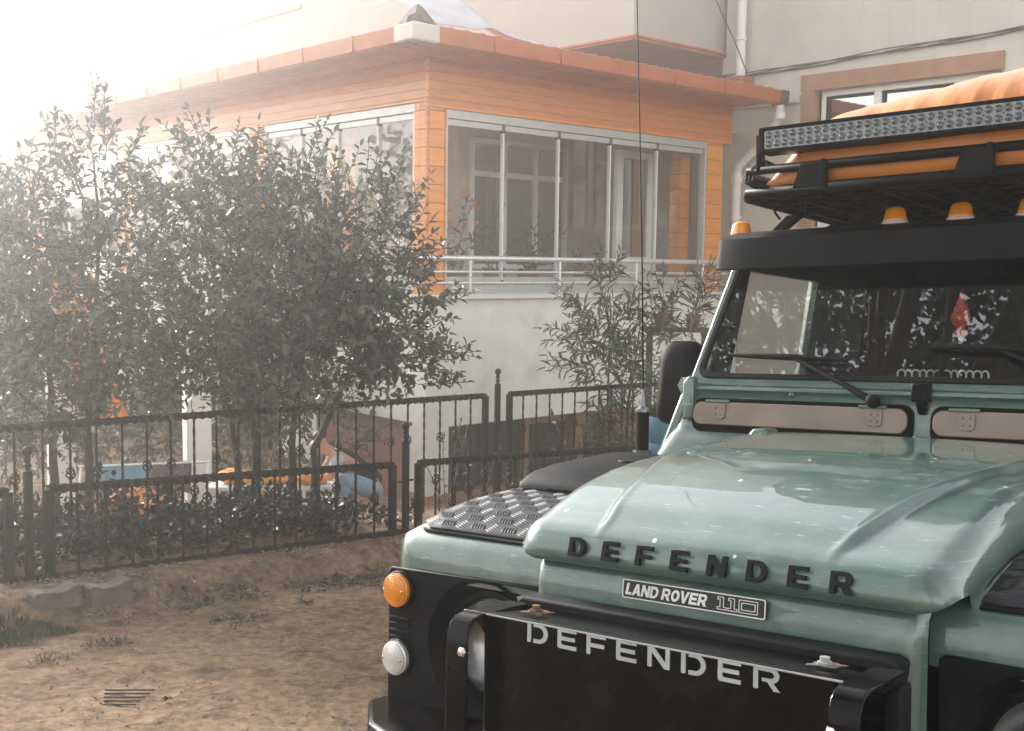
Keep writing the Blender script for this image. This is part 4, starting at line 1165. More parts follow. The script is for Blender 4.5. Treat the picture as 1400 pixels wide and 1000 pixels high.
# ================================================================ FENCES
def twisted(mb, a, b, w, step=.018, turn=.42):
    a = Vector(a); b = Vector(b); n = max(2, int((b - a).length / step))
    mb.tube([a.lerp(b, i / n) for i in range(n + 1)], w * .62, 4, twist=turn, phase=PI / 4)
def baluster_mesh(h, zb, parent, x, w=.016):
    mb = MB()
    n = 34
    pts = [(0, 0, h * i / n) for i in range(n + 1)]
    mb.tube(pts, w * .62, 4, twist=.5)
    o = mb.build('baluster', MT['iron'], parent)
    o.location = x
    bk = MB()
    for k in range(4):
        a0 = k * PI / 2
        bk.tube([((.005 + .027 * math.sin(PI * i / 8)) * math.cos(a0 + i * .42), (.005 + .027 * math.sin(PI * i / 8)) * math.sin(a0 + i * .42), zb - .044 + .088 * i / 8) for i in range(9)], .0058, 4)
    bk.build('basket', MT['iron'], o)
    return o
def post(parent, x, h, fin):
    mb = MB().box((x - .021, -.021, -.45), (x + .021, .021, h))
    p = mb.build('post', MT['iron'], parent, bevel=.003)
    f = [(.026, 0), (.026, .010), (.016, .014), (.013, .030), (.020, .038), (.021, .046), (.012, .056), (.018, .066), (.020, .080), (.012, .096), (.022, .104), (.028, .118), (.029, .130), (.022, .146), (.008, .154), (.001, .155)]
    MB().lathe([(a * fin, b * fin) for a, b in f], Matrix.Translation((x, 0, h)), 14, cap=False).build('finial', MT['iron'], p, 50)
def fence(name, label, P0, z0, slope, panels, posts, h, hb, spacing, fin, zbs, bw=.048):
    t = thing(name, label, 'fence', (P0.x, P0.y, z0), (0, 0, math.atan2(FD.y, FD.x)))
    for x in posts: post(t, x[0], x[1] + slope * x[0], fin)
    kk = 0
    protos = None
    for x0, x1, dz in panels:
        fr_ = MB()
        for x in (x0, x1):
            fr_.box((x - bw / 2, -bw / 2, hb + slope * x + dz - .01), (x + bw / 2, bw / 2, h + slope * x + dz))
        fr_.build('panel_frame', MT['iron'], t, bevel=.003)
        rl = MB(); twisted(rl, (x0, 0, h + slope * x0 + dz), (x1, 0, h + slope * x1 + dz), bw); rl.build('top_rail', MT['iron'], t)
        rl = MB(); twisted(rl, (x0 - .08, -.005, hb + slope * x0 + dz), (x1 + .08, -.005, hb + slope * x1 + dz), bw * 1.35, .022); rl.build('bottom_rail', MT['iron'], t)
        n = int((x1 - x0) / spacing)
        for k in range(1, n):
            x = lerp(x0, x1, k / n)
            if protos is None:
                protos = [baluster_mesh(h - hb, z, t, (x, 0, hb + slope * x + dz)) for z in zbs]
                for q in protos[1:]: pass
                use = list(protos)
                used0 = 0
            if kk < len(protos):
                o = protos[kk]
            else:
                o = copy_tree(protos[kk % len(protos)], t)
            o.location = (x, 0, hb + slope * x + dz)
            kk += 1
    cl = MB()
    for x in posts:
        for z in (.75,):
            cl.box((x[0] - .075, -.006, h * z + slope * x[0]), (x[0] + .075, .006, h * z + slope * x[0] + .014))
    cl.build('panel_clamp', MT['iron'], t)
    return t
sl = -.0861 * .724 - .0044 * .69
zf = hbase(F0.x, F0.y) + .14
fence('iron_fence', 'low dark wrought iron fence with basket bars on the earth bank at the yard edge', F0, zf, sl * .95, [(-2.7, -.22, 0), (.02, 2.66, .0), (2.92, 5.6, 0)], [(-.10, .64), (2.79, .70), (5.72, .70)], .535, .0, .172, 1.0, [.40, .22, .30])
R0 = F0 + FN * .92
zr = hbase(R0.x, R0.y) - .14
fence('iron_fence', 'taller dark iron fence standing behind the citrus stems, with a ball topped post', R0, zr, sl * .80 + .028, [(-2.9, -.15, 0), (.03, 3.64 + .92, 0), (4.88, 7.9, 0)], [(-.07, 1.10), (4.72, 1.21), (8.0, 1.2)], 1.115, .06, .186, 1.0, [.72, .72, .50])

# ---- earth bank stones, kerb blocks, litter
def rock(mb, c, s, r):
    k = [(1, 0, 0), (-1, 0, 0), (0, 1, 0), (0, -1, 0), (0, 0, 1), (0, 0, -1)]
    v = [Vector(c) + Vector(q) * s * r.uniform(.6, 1.2) * (1 if abs(q[2]) < .5 else .6) for q in k]
    mb.add(v, [(0, 2, 4), (2, 1, 4), (1, 3, 4), (3, 0, 4), (2, 0, 5), (1, 2, 5), (3, 1, 5), (0, 3, 5)])
r = random.Random(61)
pb = MB()
for _ in range(8000):
    if r.random() < .55:
        s = r.uniform(-1.2, 3.2); d = -r.uniform(.05, 1.0) ** 1.3 * .8
        x, y = F0 + FD * s + FN * d; sz = r.choice((.004, .006, .008, .012)) * r.uniform(.7, 1.4)
    else:
        x = r.uniform(-3.4, 1.2); y = r.uniform(3.9, 8.6); sz = r.choice((.0025, .003, .004, .007, .010)) * r.uniform(.6, 1.3)
        if (x - F0.x) * FN.x + (y - F0.y) * FN.y > -.2: continue
    rock(pb, G(x, y, .001), sz, r)
MT['stone'] = leafmat('pebbles', (.10, .075, .055), (.24, .175, .125), (.46, .40, .33), .9, 0)
tag(pb.build('pebbles', MT['stone']), 'pebbles and clods scattered over the dirt and bank', 'pebbles', kind='stuff')
lit = []
for _ in range(1500):
    s = r.uniform(-1.2, 3.1); d = -abs(r.gauss(0, .45)) - .03
    if r.random() < .45: s = r.uniform(-2, 3.4); d = -r.uniform(.3, 3.2)
    x, y = F0 + FD * s + FN * d
    lit.append((Vector(G(x, y, .006)), Vector((r.uniform(-1, 1), r.uniform(-1, 1), r.uniform(-.1, .35))), Vector((r.uniform(-.4, .4), r.uniform(-.4, .4), 1)), r.uniform(.010, .034), r.uniform(.006, .014)))
MT['litter'] = leafmat('dry leaf litter', (.085, .060, .040), (.17, .125, .085), (.33, .26, .18), .8, .1)
tag(leaf_mesh('leaf_litter', lit, MT['litter']), 'dry leaf litter along the foot of the bank', 'leaf litter', kind='stuff')
kb = None
for k, (s, d, a, lab) in enumerate(((-.17, -.47, -.02, 'left broken concrete kerb block in the earth bank, darker worn face'), (.125, -.49, .05, 'right broken concrete kerb block in the earth bank, notched top'))):
    x, y = F0 + FD * s + FN * d
    W = .130
    pr = [(-W, -.12), (W, -.12), (W, .172), (W - .012, .184), (W - .050, .182), (W - .072, .168), (.02, .165), (-W + .07, .168), (-W + .048, .182), (-W + .012, .185), (-W, .172)]
    mb = MB().prism([(a_, b_ + .006 * r.uniform(-1, 1)) for a_, b_ in pr], -.06, .06, (0, 2, 1))
    o = mb.build('kerb_block', MT['concrete'], None, None, .005, 1)
    o.location = (x, y, hbase(x, y)); o.rotation_euler = (0, .03 * (k - .5), math.atan2(FD.y, FD.x) + a)
    tag(o, lab, 'kerb block', 'kerb blocks in the bank')
# grass
def grass(L, x, y, n, rad, hh, r):
    for _ in range(n):
        a = r.uniform(0, 2 * PI); q = rad * math.sqrt(r.random())
        px, py = x + q * math.cos(a), y + q * math.sin(a)
        d = Vector((r.uniform(-.7, .7), r.uniform(-.7, .7), 1))
        h = hh * r.uniform(.4, 1.1)
        L.append((Vector(G(px, py, -.005)), d, Vector((r.uniform(-1, 1), r.uniform(-1, 1), .3)), h, r.uniform(.004, .007)))
L = []
for x, y, n, rad, hh in ((-2.55, 5.85, 520, .22, .075), (-2.78, 5.7, 420, .26, .08), (-2.36, 5.98, 110, .10, .05), (-3.1, 5.6, 500, .35, .09), (-2.2, 5.45, 40, .10, .04), (-1.62, 7.05, 50, .16, .04), (-1.32, 7.30, 50, .15, .04), (-1.05, 7.5, 110, .20, .04), (-.85, 7.8, 110, .22, .04), (-1.55, 6.35, 40, .12, .035), (-1.42, 6.22, 25, .10, .03), (-.62, 7.55, 90, .14, .05), (-.75, 7.2, 40, .06, .05), (-1.9, 6.75, 120, .16, .06), (-2.05, 5.75, 60, .1, .05)):
    grass(L, x, y, n, rad, hh, r)
MT['grass'] = leafmat('grass', (.045, .055, .028), (.085, .098, .050), (.20, .18, .10), .6, .3)
tag(leaf_mesh('grass', L, MT['grass']), 'sparse weedy grass tufts along the bank and yard edge', 'grass', kind='stuff')
L = []
for x, y, n, rad in ((-1.62, 7.0, 26, .18), (-1.3, 7.3, 26, .16), (-1.02, 7.6, 50, .22), (-.84, 7.85, 50, .2), (-1.5, 6.4, 16, .14), (-2.42, 6.0, 18, .12), (-.75, 7.4, 20, .14), (-2.0, 5.8, 6, .07), (-1.9, 6.8, 22, .16), (-1.2, 6.9, 8, .08)):
    for _ in range(n):
        a = r.uniform(0, 6.28); q = rad * r.random() ** .6
        p = Vector(G(x + q * math.cos(a), y + q * math.sin(a), .0))
        for k in range(4):
            b_ = r.uniform(0, 6.28)
            L.append((p, Vector((math.cos(b_), math.sin(b_), r.uniform(.2, 1.0))), Vector((0, 0, 1)), r.uniform(.02, .045), r.uniform(.010, .020)))
tag(leaf_mesh('weeds', L, MT['hedge_leaf']), 'small broad leafed weeds on the bank and dirt', 'weeds', kind='stuff')
# rusty drain grate half buried
gt = thing('drain_grate', 'small rusty drain grate half buried in the dirt, lower left', 'grate', G(-1.63, 4.83, .002), (0, 0, .02))
MT['rust'] = basic('rusty iron', (.035, .025, .020), .8, .4, .4, 30, .6, 120)
for k in range(5):
    mb = MB().prism([(-.11 + .012 * k, 0), (.105 - .008 * k, .0015), (.105 - .008 * k, .0075), (-.11 + .012 * k, .006)], -.005, .005, (0, 2, 1), Matrix.Translation((0, .09 - .042 * k, .002)))
    mb.build('bar', MT['rust'], gt, bevel=.002)
st = MB(); rock(st, (0, 0, .01), .022, r); so = st.build('stone', MT['rust'], None); so.location = G(-1.45, 4.82); tag(so, 'single dark stone lying beside the drain grate', 'stone')

# ================================================================ THE HOUSE (x along the right glazed face, y along the left face, both away from the corner)
HZ = math.atan2(math.sin(.739), math.cos(.739))
HP = Vector((-.997, 13.5, 0))
house = thing('porch_house', 'pale rendered house with an orange timber glazed porch and tiled roof', 'house', HP, (0, 0, HZ))
def hw(x, y, z): return Matrix.Translation(HP) @ Matrix.Rotation(HZ, 4, 'Z') @ Vector((x, y, z))
MT['render'] = basic('white render', (.80, .785, .735), .9, 0, .07, 2.2, .4, 70, dust=((.55, .52, .46), 1.9, .8))
def drips(m, dark, amt):
    nt = m.node_tree; b = nt.nodes['Principled BSDF']
    src = b.inputs['Base Color'].links[0].from_socket
    d = ramp(nt, noise(nt, coords(nt, (3.2, 3.2, .28)), 2.6, 6, .7), [(.52, (0, 0, 0)), (.72, (amt,) * 3)])
    c = mixc(nt, d, src, dark)
    cr = N(nt, 'ShaderNodeTexVoronoi', Scale=.9, feature='DISTANCE_TO_EDGE')
    wv = N(nt, 'ShaderNodeVectorMath', operation='ADD'); nz = N(nt, 'ShaderNodeTexNoise', Scale=3.0, Detail=6)
    co = coords(nt); nt.links.new(co, nz.inputs['Vector']); nt.links.new(co, wv.inputs[0]); nt.links.new(nz.outputs['Color'], wv.inputs[1]); nt.links.new(wv.outputs[0], cr.inputs['Vector'])
    k = ramp(nt, cr.outputs['Distance'], [(.0, (.35, .35, .35)), (.006, (0, 0, 0))])
    nt.links.new(mixc(nt, k, c, dark), b.inputs['Base Color'])
MT['render2'] = basic('cream render', (.58, .545, .48), .9, 0, .06, 1.4, .3, 60, dust=((.47, .43, .37), 1.3, .6))
drips(MT['render'], (.56, .535, .48), .16); drips(MT['render2'], (.42, .385, .33), .25)
MT['brown'] = basic('brown painted render', (.36, .20, .125), .85, 0, .12, 4, .3, 60)
MT['alum'] = basic('grey aluminium frame', (.52, .53, .53), .35, .35, .08, 10)
MT['pvc'] = basic('white window frame', (.80, .81, .81), .4, 0, .06, 8)
MT['steel'] = basic('stainless rail', (.72, .73, .73), .28, .6, .08, 20)
MT['ledge'] = basic('white marble ledge', (.72, .71, .68), .5, 0, .06, 8)
MT['dark_room'] = basic('dim room wall', (.50, .42, .36), .9, 0, .2, 2)
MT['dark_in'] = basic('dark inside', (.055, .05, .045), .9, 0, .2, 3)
MT['pipe'] = basic('grey white pvc pipe', (.74, .73, .70), .45, 0, .08, 6)
MT['win'] = glassmat('porch glass', (.95, .96, .955), .0, 1.5, 0, .05)
MT['win_dark'] = glassmat('house glass', (.40, .42, .42), .34, 1.5, 0, .05)
MT['pale_board'] = basic('pale board ceiling', (.66, .52, .40), .6, 0, .12, 5)
def woodmat(name, base, plank, vertical=False):
    m, nt, b = newmat(name)
    co = coords(nt, (1.0, 1.0, 7) if not vertical else (7, 7, 1))
    c = ramp(nt, noise(nt, co, 3, 6, .6), [(.25, [x * .72 for x in base]), (.5, base), (.75, [min(1, x * 1.2) for x in base])])
    sp = N(nt, 'ShaderNodeSeparateXYZ'); nt.links.new(coords(nt), sp.inputs[0])
    md = N(nt, 'ShaderNodeMath', operation='FRACT'); ml = N(nt, 'ShaderNodeMath', operation='MULTIPLY'); ml.inputs[1].default_value = 1 / plank
    nt.links.new(sp.outputs['Z'], ml.inputs[0]); nt.links.new(ml.outputs[0], md.inputs[0])
    gr = ramp(nt, md.outputs[0], [(.0, (1, 1, 1)), (.05, (0, 0, 0)), (.95, (0, 0, 0)), (1, (1, 1, 1))])
    c = mixc(nt, gr, c, [x * .30 for x in base])
    fl = N(nt, 'ShaderNodeMath', operation='FLOOR'); nt.links.new(ml.outputs[0], fl.inputs[0])
    wn_ = N(nt, 'ShaderNodeTexWhiteNoise', noise_dimensions='1D'); nt.links.new(fl.outputs[0], wn_.inputs['W'])
    c = mixc(nt, .22, c, ramp(nt, wn_.outputs['Value'], [(0, [x * .6 for x in base]), (1, [min(1, x * 1.3) for x in base])]))
    nt.links.new(c, b.inputs['Base Color']); b.inputs['Roughness'].default_value = .38; b.inputs['Coat Weight'].default_value = .25
    inv = N(nt, 'ShaderNodeInvert'); nt.links.new(gr, inv.inputs['Color'])
    bump(nt, b, inv.outputs[0], .5, .01)
    return m
MT['timber'] = woodmat('orange timber lap boards', (.66, .215, .038), .10)
MT['timber_post'] = woodmat('orange timber post cladding', (.78, .28, .042), .21)
MT['soffit'] = basic('orange timber soffit', (.52, .165, .036), .5, 0, .25, 3, .2, 40)
MT['gutter'] = basic('red brown gutter', (.42, .112, .036), .42, 0, .15, 4, .1, 60)
MT['dark_metal'] = basic('dark gutter metal', (.10, .085, .075), .5, .4, .2, 8)
MT['tile'] = basic('clay tile', (.34, .115, .065), .8, 0, .3, 6, .5, 60)
MT['hip'] = basic('grey brown hip tile', (.12, .09, .08), .8, 0, .3, 8, .4, 50)
def part(name, mat, fn, parent=house, **kw):
    mb = MB(); fn(mb); return mb.build(name, MT[mat], parent, **kw)
XR, YL = 5.62, 12.6
# floor slab, ledge
part('floor_slab', 'ledge', lambda b: b.box((-.10, -.10, 1.205), (XR, .10, 1.262)).box((-.10, .10, 1.205), (.10, YL, 1.262)), bevel=.006)
part('porch_floor', 'render', lambda b: b.box((.10, .10, 1.20), (XR, YL, 1.25)))
# lower walls with openings
def low(b):
    b.box((-.01, -.01, -.30), (XR, .24, 1.205))                 # right face band
    b.box((-.01, .24, -.25), (.24, YL, 1.205))                  # left face band
    b.box((-.01, -.01, -1.4), (.34, .30, -.30))                 # corner pier
    b.box((-.012, 2.3, -1.4), (.24, 3.2, -.25)); b.box((-.012, 5.2, -1.4), (.24, 6.0, -.25)); b.box((-.012, 8.2, -1.4), (.24, YL, -.25))
    b.box((4.95, -.012, -1.4), (XR, .24, -.30))
part('lower_wall', 'render', low)
part('garage_panel', 'brown', lambda b: b.prism([(.31, -1.4), (2.29, -1.4), (2.29, -.33), (2.2, -.27), (.40, -.27), (.31, -.33)], .08, .14, (1, 2, 0)))
part('recess_wall', 'brown', lambda b: b.box((.34, .62, -1.4), (5.3, .70, -.25)))
part('recess_ceiling', 'render', lambda b: b.box((.24, .24, -.252), (XR, 3, -.20)))
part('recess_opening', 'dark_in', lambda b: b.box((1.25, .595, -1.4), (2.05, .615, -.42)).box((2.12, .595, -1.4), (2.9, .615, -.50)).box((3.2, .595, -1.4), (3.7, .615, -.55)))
part('base_band', 'brown', lambda b: b.box((-.03, -.035, -1.42), (XR, -.012, -1.10)).box((-.035, -.035, -1.42), (-.014, YL, -1.08)))
dr = part('scroll_door', 'dark_in', lambda b: b.box((.40, .10, -1.25), (.86, .13, -.34)), bevel=.004)
def scr(b):
    for cx, cz, s, R in ((.56, -.62, 1, .09), (.70, -.72, -1, .08), (.56, -.92, 1, .10), (.70, -1.02, -1, .09)):
        b.tube([(cx + s * R * (1 - q / 30) * math.cos(q * .42), .088, cz + R * (1 - q / 30) * math.sin(q * .42)) for q in range(26)], .008, 5)
part('scrollwork', 'iron', scr, dr)
part('door_jamb', 'brown', lambda b: b.box((1.10, .50, -1.4), (1.20, .60, -.28)).box((2.05, .50, -1.4), (2.12, .60, -.28)).box((2.95, .45, -1.4), (3.1, .60, -.28)))
# posts
def posts_(b): pass
cp_ = part('corner_post', 'timber_post', lambda b: b.box((-.012, -.012, 1.262), (.255, .13, 3.40)).box((-.012, .13, 1.262), (.13, .235, 3.455)), bevel=.006)
part('post_bead', 'timber', lambda b: b.box((-.024, -.024, 1.262), (.012, .012, 3.52)).box((.238, -.026, 1.262), (.262, .02, 3.40)), bevel=.004)
part('porch_post', 'timber_post', lambda b: b.box((5.06, -.012, 1.262), (5.40, .13, 3.395)), bevel=.006)
part('porch_post', 'timber_post', lambda b: b.box((-.012, 3.60, 1.262), (.13, 3.98, 3.46)), bevel=.006)
part('porch_post', 'timber_post', lambda b: b.box((-.012, 7.85, 1.262), (.13, 8.3, 3.46)), bevel=.006)
part('porch_post', 'timber_post', lambda b: b.box((-.012, 11.6, 1.262), (.13, 12.6, 3.46)), bevel=.006)
# frieze boards and soffit
fz = part('frieze', 'timber', lambda b: b.box((-.008, -.008, 3.40), (XR, .15, 3.96)).box((-.008, .15, 3.46), (.15, YL, 3.96)))
part('frieze_moulding', 'timber_post', lambda b: b.box((-.03, -.03, 3.395), (XR, -.008, 3.425)).box((-.03, -.008, 3.455), (-.008, YL, 3.485)).box((-.04, -.04, 3.50), (-.008, -.008, 3.94)), bevel=.005)
part('soffit', 'soffit', lambda b: b.box((-.72, -.72, 3.925), (XR, -.008, 3.955)).box((-.72, -.008, 3.925), (-.008, YL, 3.955)))
part('soffit_batten', 'timber', lambda b: [b.box((-.70, -.10 - .15 * k, 3.917), (XR, -.085 - .15 * k, 3.925)) for k in range(4)] and [b.box((-.10 - .15 * k, -.05, 3.917), (-.085 - .15 * k, YL, 3.925)) for k in range(4)])
# gutters: box section with joint straps
def gut(b, right):
    pr = [(-.84, 3.93), (-.86, 4.09), (-.845, 4.10), (-.83, 4.085), (-.72, 4.085), (-.70, 3.905), (-.80, 3.905)]
    if right: b.prism(pr, -.70, XR - .02, (1, 2, 0))
    else: b.prism(pr, -.70, YL + .4, (0, 2, 1))
gr_ = part('gutter', 'gutter', lambda b: gut(b, True)); gl_ = part('gutter', 'gutter', lambda b: gut(b, False))
for g_, right in ((gr_, True), (gl_, False)):
    n = 5 if right else 12
    def straps(b):
        for k in range(n):
            q = .25 + k * 1.02
            if right: b.prism([(-.866, 3.925), (-.866, 4.102), (-.70, 4.102), (-.70, 3.90), (-.805, 3.90)], q, q + .028, (1, 2, 0))
            else: b.prism([(-.866, 3.925), (-.866, 4.102), (-.70, 4.102), (-.70, 3.90), (-.805, 3.90)], q, q + .028, (0, 2, 1))
    part('gutter_strap', 'gutter', straps, g_, bevel=.003)
part('gutter_corner', 'render2', lambda b: b.prism([(-.89, -.89), (-.52, -.875), (-.52, -.70), (-.70, -.70), (-.70, -.52), (-.875, -.52)], 3.915, 4.10, (0, 1, 2)), bevel=.025, seg=3)
part('gutter_end', 'dark_metal', lambda b: b.prism([(-.875, 3.90), (-.885, 4.10), (-.69, 4.10), (-.69, 3.885), (-.80, 3.885)], XR - .02, XR + .14, (1, 2, 0)), bevel=.01)
# roof: two tiled slopes rising to the upper storey
def slope_r(i, j):
    x = lerp(-.78, XR, i); y = lerp(-.78, .5, j)
    x = lerp(x, max(x, .5) if x < .5 else x, j)
    return (x, y, 4.08 + .17 * j + .018 * abs(math.sin(x * PI / .22)) * (1 if j < 1 else 0))
part('porch_roof', 'tile', lambda b: b.grid(slope_r, 260, 8), smooth=60, solid=.02)
def slope_l(i, j):
    y = lerp(-.78, YL + .4, i); x = lerp(-.78, 4.0, j)
    y = max(y, lerp(-.78, .5, min(1, j * 3.7)))
    return (x, y, 4.08 + .17 * min(1, j * 3.7))
part('porch_roof', 'tile', lambda b: b.grid(slope_l, 120, 12), smooth=60, solid=.02)
def edge_t(b):
    for k in range(28):
        x = -.55 + k * .22
        b.lathe([(.001, 0), (.045, .0), (.055, .02), (.055, .26)], frame((x, -.85, 4.058), (1, 0, 0), (0, -.14, .99), (0, .99, .14)), 8, cap=False)
part('eave_tile', 'tile', edge_t, smooth=50)
def hip(b):
    b.tube([(-.80, -.80, 4.10), (-.55, -.55, 4.13), (-.1, -.1, 4.19), (.5, .5, 4.27)], [.10, .10, .10, .10], 8)
    b.lathe([(.20, 0), (.16, .05), (.06, .17), (.02, .20), (.001, .20)], Matrix.Translation((-.68, -.68, 4.12)) @ Matrix.Rotation(PI / 4, 4, 'Z'), 4, cap=False)
part('hip_tile', 'hip', hip, smooth=40)
# glazing
def glazing(parent, fixed, a0, a1, z0, z1, muls, right, frm='alum', top=.10, bot=.13):
    def B_(b, s0, s1, d0, d1, zz0, zz1):
        if right: b.box((s0, d0, zz0), (s1, d1, zz1))
        else: b.box((d0, s0, zz0), (d1, s1, zz1))
    fr_ = MB()
    B_(fr_, a0, a1, .0, .11, z1 - top, z1); B_(fr_, a0, a1, .0, .11, z0, z0 + .035)
    B_(fr_, a0, a1, .02, .09, z0 + .035, z0 + bot)
    B_(fr_, a0, a0 + .04, .0, .11, z0 + .035, z1 - top); B_(fr_, a1 - .04, a1, .0, .11, z0 + .035, z1 - top)
    o = fr_.build('folding_window', MT[frm], parent, bevel=.004)
    rl = MB()
    lst = [a0 + .04] + list(muls) + [a1 - .04]
    for p, q in zip(lst[:-1], lst[1:]):
        B_(rl, p + .012, q - .012, .03, .075, z1 - top - .075, z1 - top - .006); B_(rl, p + .012, q - .012, .03, .075, z0 + bot + .002, z0 + bot + .075)
    rl.build('sash_rail', MT[frm], o, bevel=.003)
    ml_ = MB()
    for p in muls: B_(ml_, p - .010, p + .010, .028, .078, z0 + bot + .002, z1 - top - .006)
    ml_.build('sash_edge', MT['pvc'], o)
    hn = MB()
    for p in muls:
        B_(hn, p - .022, p + .022, .024, .082, z1 - top - .10, z1 - top - .004); B_(hn, p - .016, p + .020, .02, .06, z0 + bot, z0 + bot + .035)
    hn.build('hinge', MT['dark_metal'], o)
    gl = MB()
    for p, q in zip(lst[:-1], lst[1:]):
        B_(gl, p + .008, q - .008, .050, .056, z0 + bot + .075, z1 - top - .075)
    gl.build('pane', MT['win'], o)
    return o
glazing(house, 0, .262, 5.06, 1.262, 3.395, [1.19, 2.13, 3.08, 4.02], True)
glazing(house, 0, .235, 3.60, 1.262, 3.455, [1.0, 1.85, 2.7], False)
glazing(house, 0, 3.98, 7.85, 1.262, 3.455, [5.0, 5.95, 6.9], False, 'pvc', .07)
glazing(house, 0, 8.3, 11.6, 1.262, 3.455, [9.4, 10.5], False, 'pvc', .07)
# railing
rg = part('railing', 'steel', lambda b: b.tube([(5.5, -.07, 1.685), (-.07, -.07, 1.685), (-.07, YL, 1.685)], .034, 10), smooth=60)
part('rail_bar', 'steel', lambda b: b.tube([(5.5, -.07, 1.525), (-.07, -.07, 1.525), (-.07, YL, 1.525)], .016, 8).tube([(5.5, -.07, 1.395), (-.07, -.07, 1.395), (-.07, YL, 1.395)], .016, 8), rg, smooth=60)
for p in [(x, -.07) for x in (.60, 2.08, 3.53, 4.95)] + [(-.07, y) for y in (1.4, 2.9, 4.4, 5.9, 7.4, 8.9, 10.4, 12)]:
    mb = MB().tube([(p[0], p[1], 1.262), (p[0], p[1], 1.66)], .021, 10)
    mb.lathe([(.04, 0), (.04, .012), (.02, .02)], Matrix.Translation((p[0], p[1], 1.262)), 12)
    mb.build('rail_post', MT['steel'], rg, 50)
# inside of the porch: back walls, inner windows and door
def inner(b):
    b.box((2.55, 2.55, 1.25), (5.95, 2.62, 3.92)); b.box((2.55, 2.62, 1.25), (2.62, YL, 3.92))
part('inner_wall', 'dark_room', inner)
part('porch_ceiling', 'pale_board', lambda b: b.box((.15, .15, 3.60), (5.95, YL, 3.64)))
part('porch_end_wall', 'dark_room', lambda b: b.box((5.40, .15, 1.25), (5.62, 2.55, 3.64)))
def inwin(x0, x1, z0, z1, n, low_pale):
    fr_ = MB().box((x0, 2.49, z1 - .07), (x1, 2.55, z1)).box((x0, 2.49, z0), (x1, 2.55, z0 + .07)).box((x0, 2.492, z1 - .55), (x1, 2.548, z1 - .47))
    for k in range(n + 1):
        x = lerp(x0, x1 - .08, k / n); fr_.box((x, 2.485, z0), (x + .08, 2.553, z1))
    o = fr_.build('inner_window', MT['pvc'], house, bevel=.004)
    MB().box((x0, 2.52, z0), (x1, 2.524, z1)).build('pane', MT['win_dark'], o)
    MB().box((x0, 2.535, z0), (x1, 2.545, z1)).build('blind', MT['dark_in'], o)
inwin(2.75, 4.75, 1.55, 3.45, 3, True)
dd = part('porch_door', 'pvc', lambda b: b.box((3.98, .72, 1.26), (4.10, .80, 3.25)).box((4.62, .72, 1.26), (4.74, .80, 3.25)).box((4.10, .725, 1.26), (4.62, .795, 1.75)).box((4.10, .725, 3.15), (4.62, .795, 3.25)), bevel=.005)
part('pane', 'win_dark', lambda b: b.box((4.10, .755, 1.75), (4.62, .762, 3.15)), dd)
part('handle', 'steel', lambda b: b.tube([(4.06, .70, 1.82), (4.06, .68, 1.82), (4.22, .68, 1.80)], .014, 8), dd)
part('inner_post', 'timber_post', lambda b: b.box((.34, 2.3, 1.25), (.60, 2.55, 3.6)).box((4.86, .3, 1.25), (5.05, .5, 3.6)))
# upper storey, set back over the porch
UX, UY = 4.0, .5
MT['render3'] = basic('darkened upper render', (.43, .405, .36), .9, 0, .05, 1.4, .3, 60)  # cream render with its colour darkened to offset the over-bright haze up here
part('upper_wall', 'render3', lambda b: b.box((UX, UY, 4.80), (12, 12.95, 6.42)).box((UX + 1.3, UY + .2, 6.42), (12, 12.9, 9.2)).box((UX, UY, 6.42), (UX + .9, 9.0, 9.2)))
part('upper_soffit', 'brown', lambda b: b.box((UX - .05, UY - .05, 4.74), (11.9, 12.98, 4.80)), bevel=.008)
part('drip_edge', 'gutter', lambda b: b.box((UX - .08, UY - .08, 4.775), (UX - .05, 12.98, 4.805)).box((UX - .05, UY - .08, 4.775), (6.0, UY - .05, 4.805)))
part('parapet_ledge', 'soffit', lambda b: b.box((UX - .06, 9.0, 6.42), (UX + .25, 13.0, 6.50)), bevel=.01)
part('balcony_pillar', 'render2', lambda b: b.box((UX + .02, 12.5, 6.50), (UX + .40, 12.9, 9.2)))
part('upper_window', 'pvc', lambda b: b.box((UX + 1.24, 9.4, 6.6), (UX + 1.30, 12.3, 8.4)))
part('blue_curtain', 'towel', lambda b: b.box((UX + 1.18, 9.8, 6.6), (UX + 1.235, 11.3, 8.3))) if 'towel' in MT else None
# main wing on the right, coming towards the viewer
MX = 6.0
WY0, WY1, WZ1 = -3.82, -.93, 4.10
def mainw(b):
    b.box((MX, WY1, -1.4), (12, UY - .001, 4.739)); b.box((MX, -9, -1.4), (12, WY0, 4.739))
    b.box((MX, WY0, WZ1), (12, WY1, 4.739)); b.box((MX, WY0, -1.4), (12, WY1, 2.2)); b.box((MX, -9, 4.739), (12, UY - .06, 9.2))
part('main_wall', 'render2', mainw)
mw = part('main_window', 'pvc', lambda b: b.box((MX + .10, WY0 + .02, WZ1 - .08), (MX + .18, WY1 - .25, WZ1)).box((MX + .10, WY0 + .02, 2.2), (MX + .18, WY1 - .25, 2.28)).box((MX + .10, WY1 - .33, 2.28), (MX + .18, WY1 - .25, WZ1 - .08)).box((MX + .10, -2.12, 2.28), (MX + .18, -2.00, WZ1 - .08)).box((MX + .10, -3.26, 2.28), (MX + .18, -3.14, WZ1 - .08)).box((MX + .10, WY0 + .02, 2.28), (MX + .18, WY0 + .10, WZ1 - .08)), bevel=.006)
part('pane', 'win_dark', lambda b: b.box((MX + .14, WY0, 2.2), (MX + .146, WY1 - .2, WZ1)), mw)
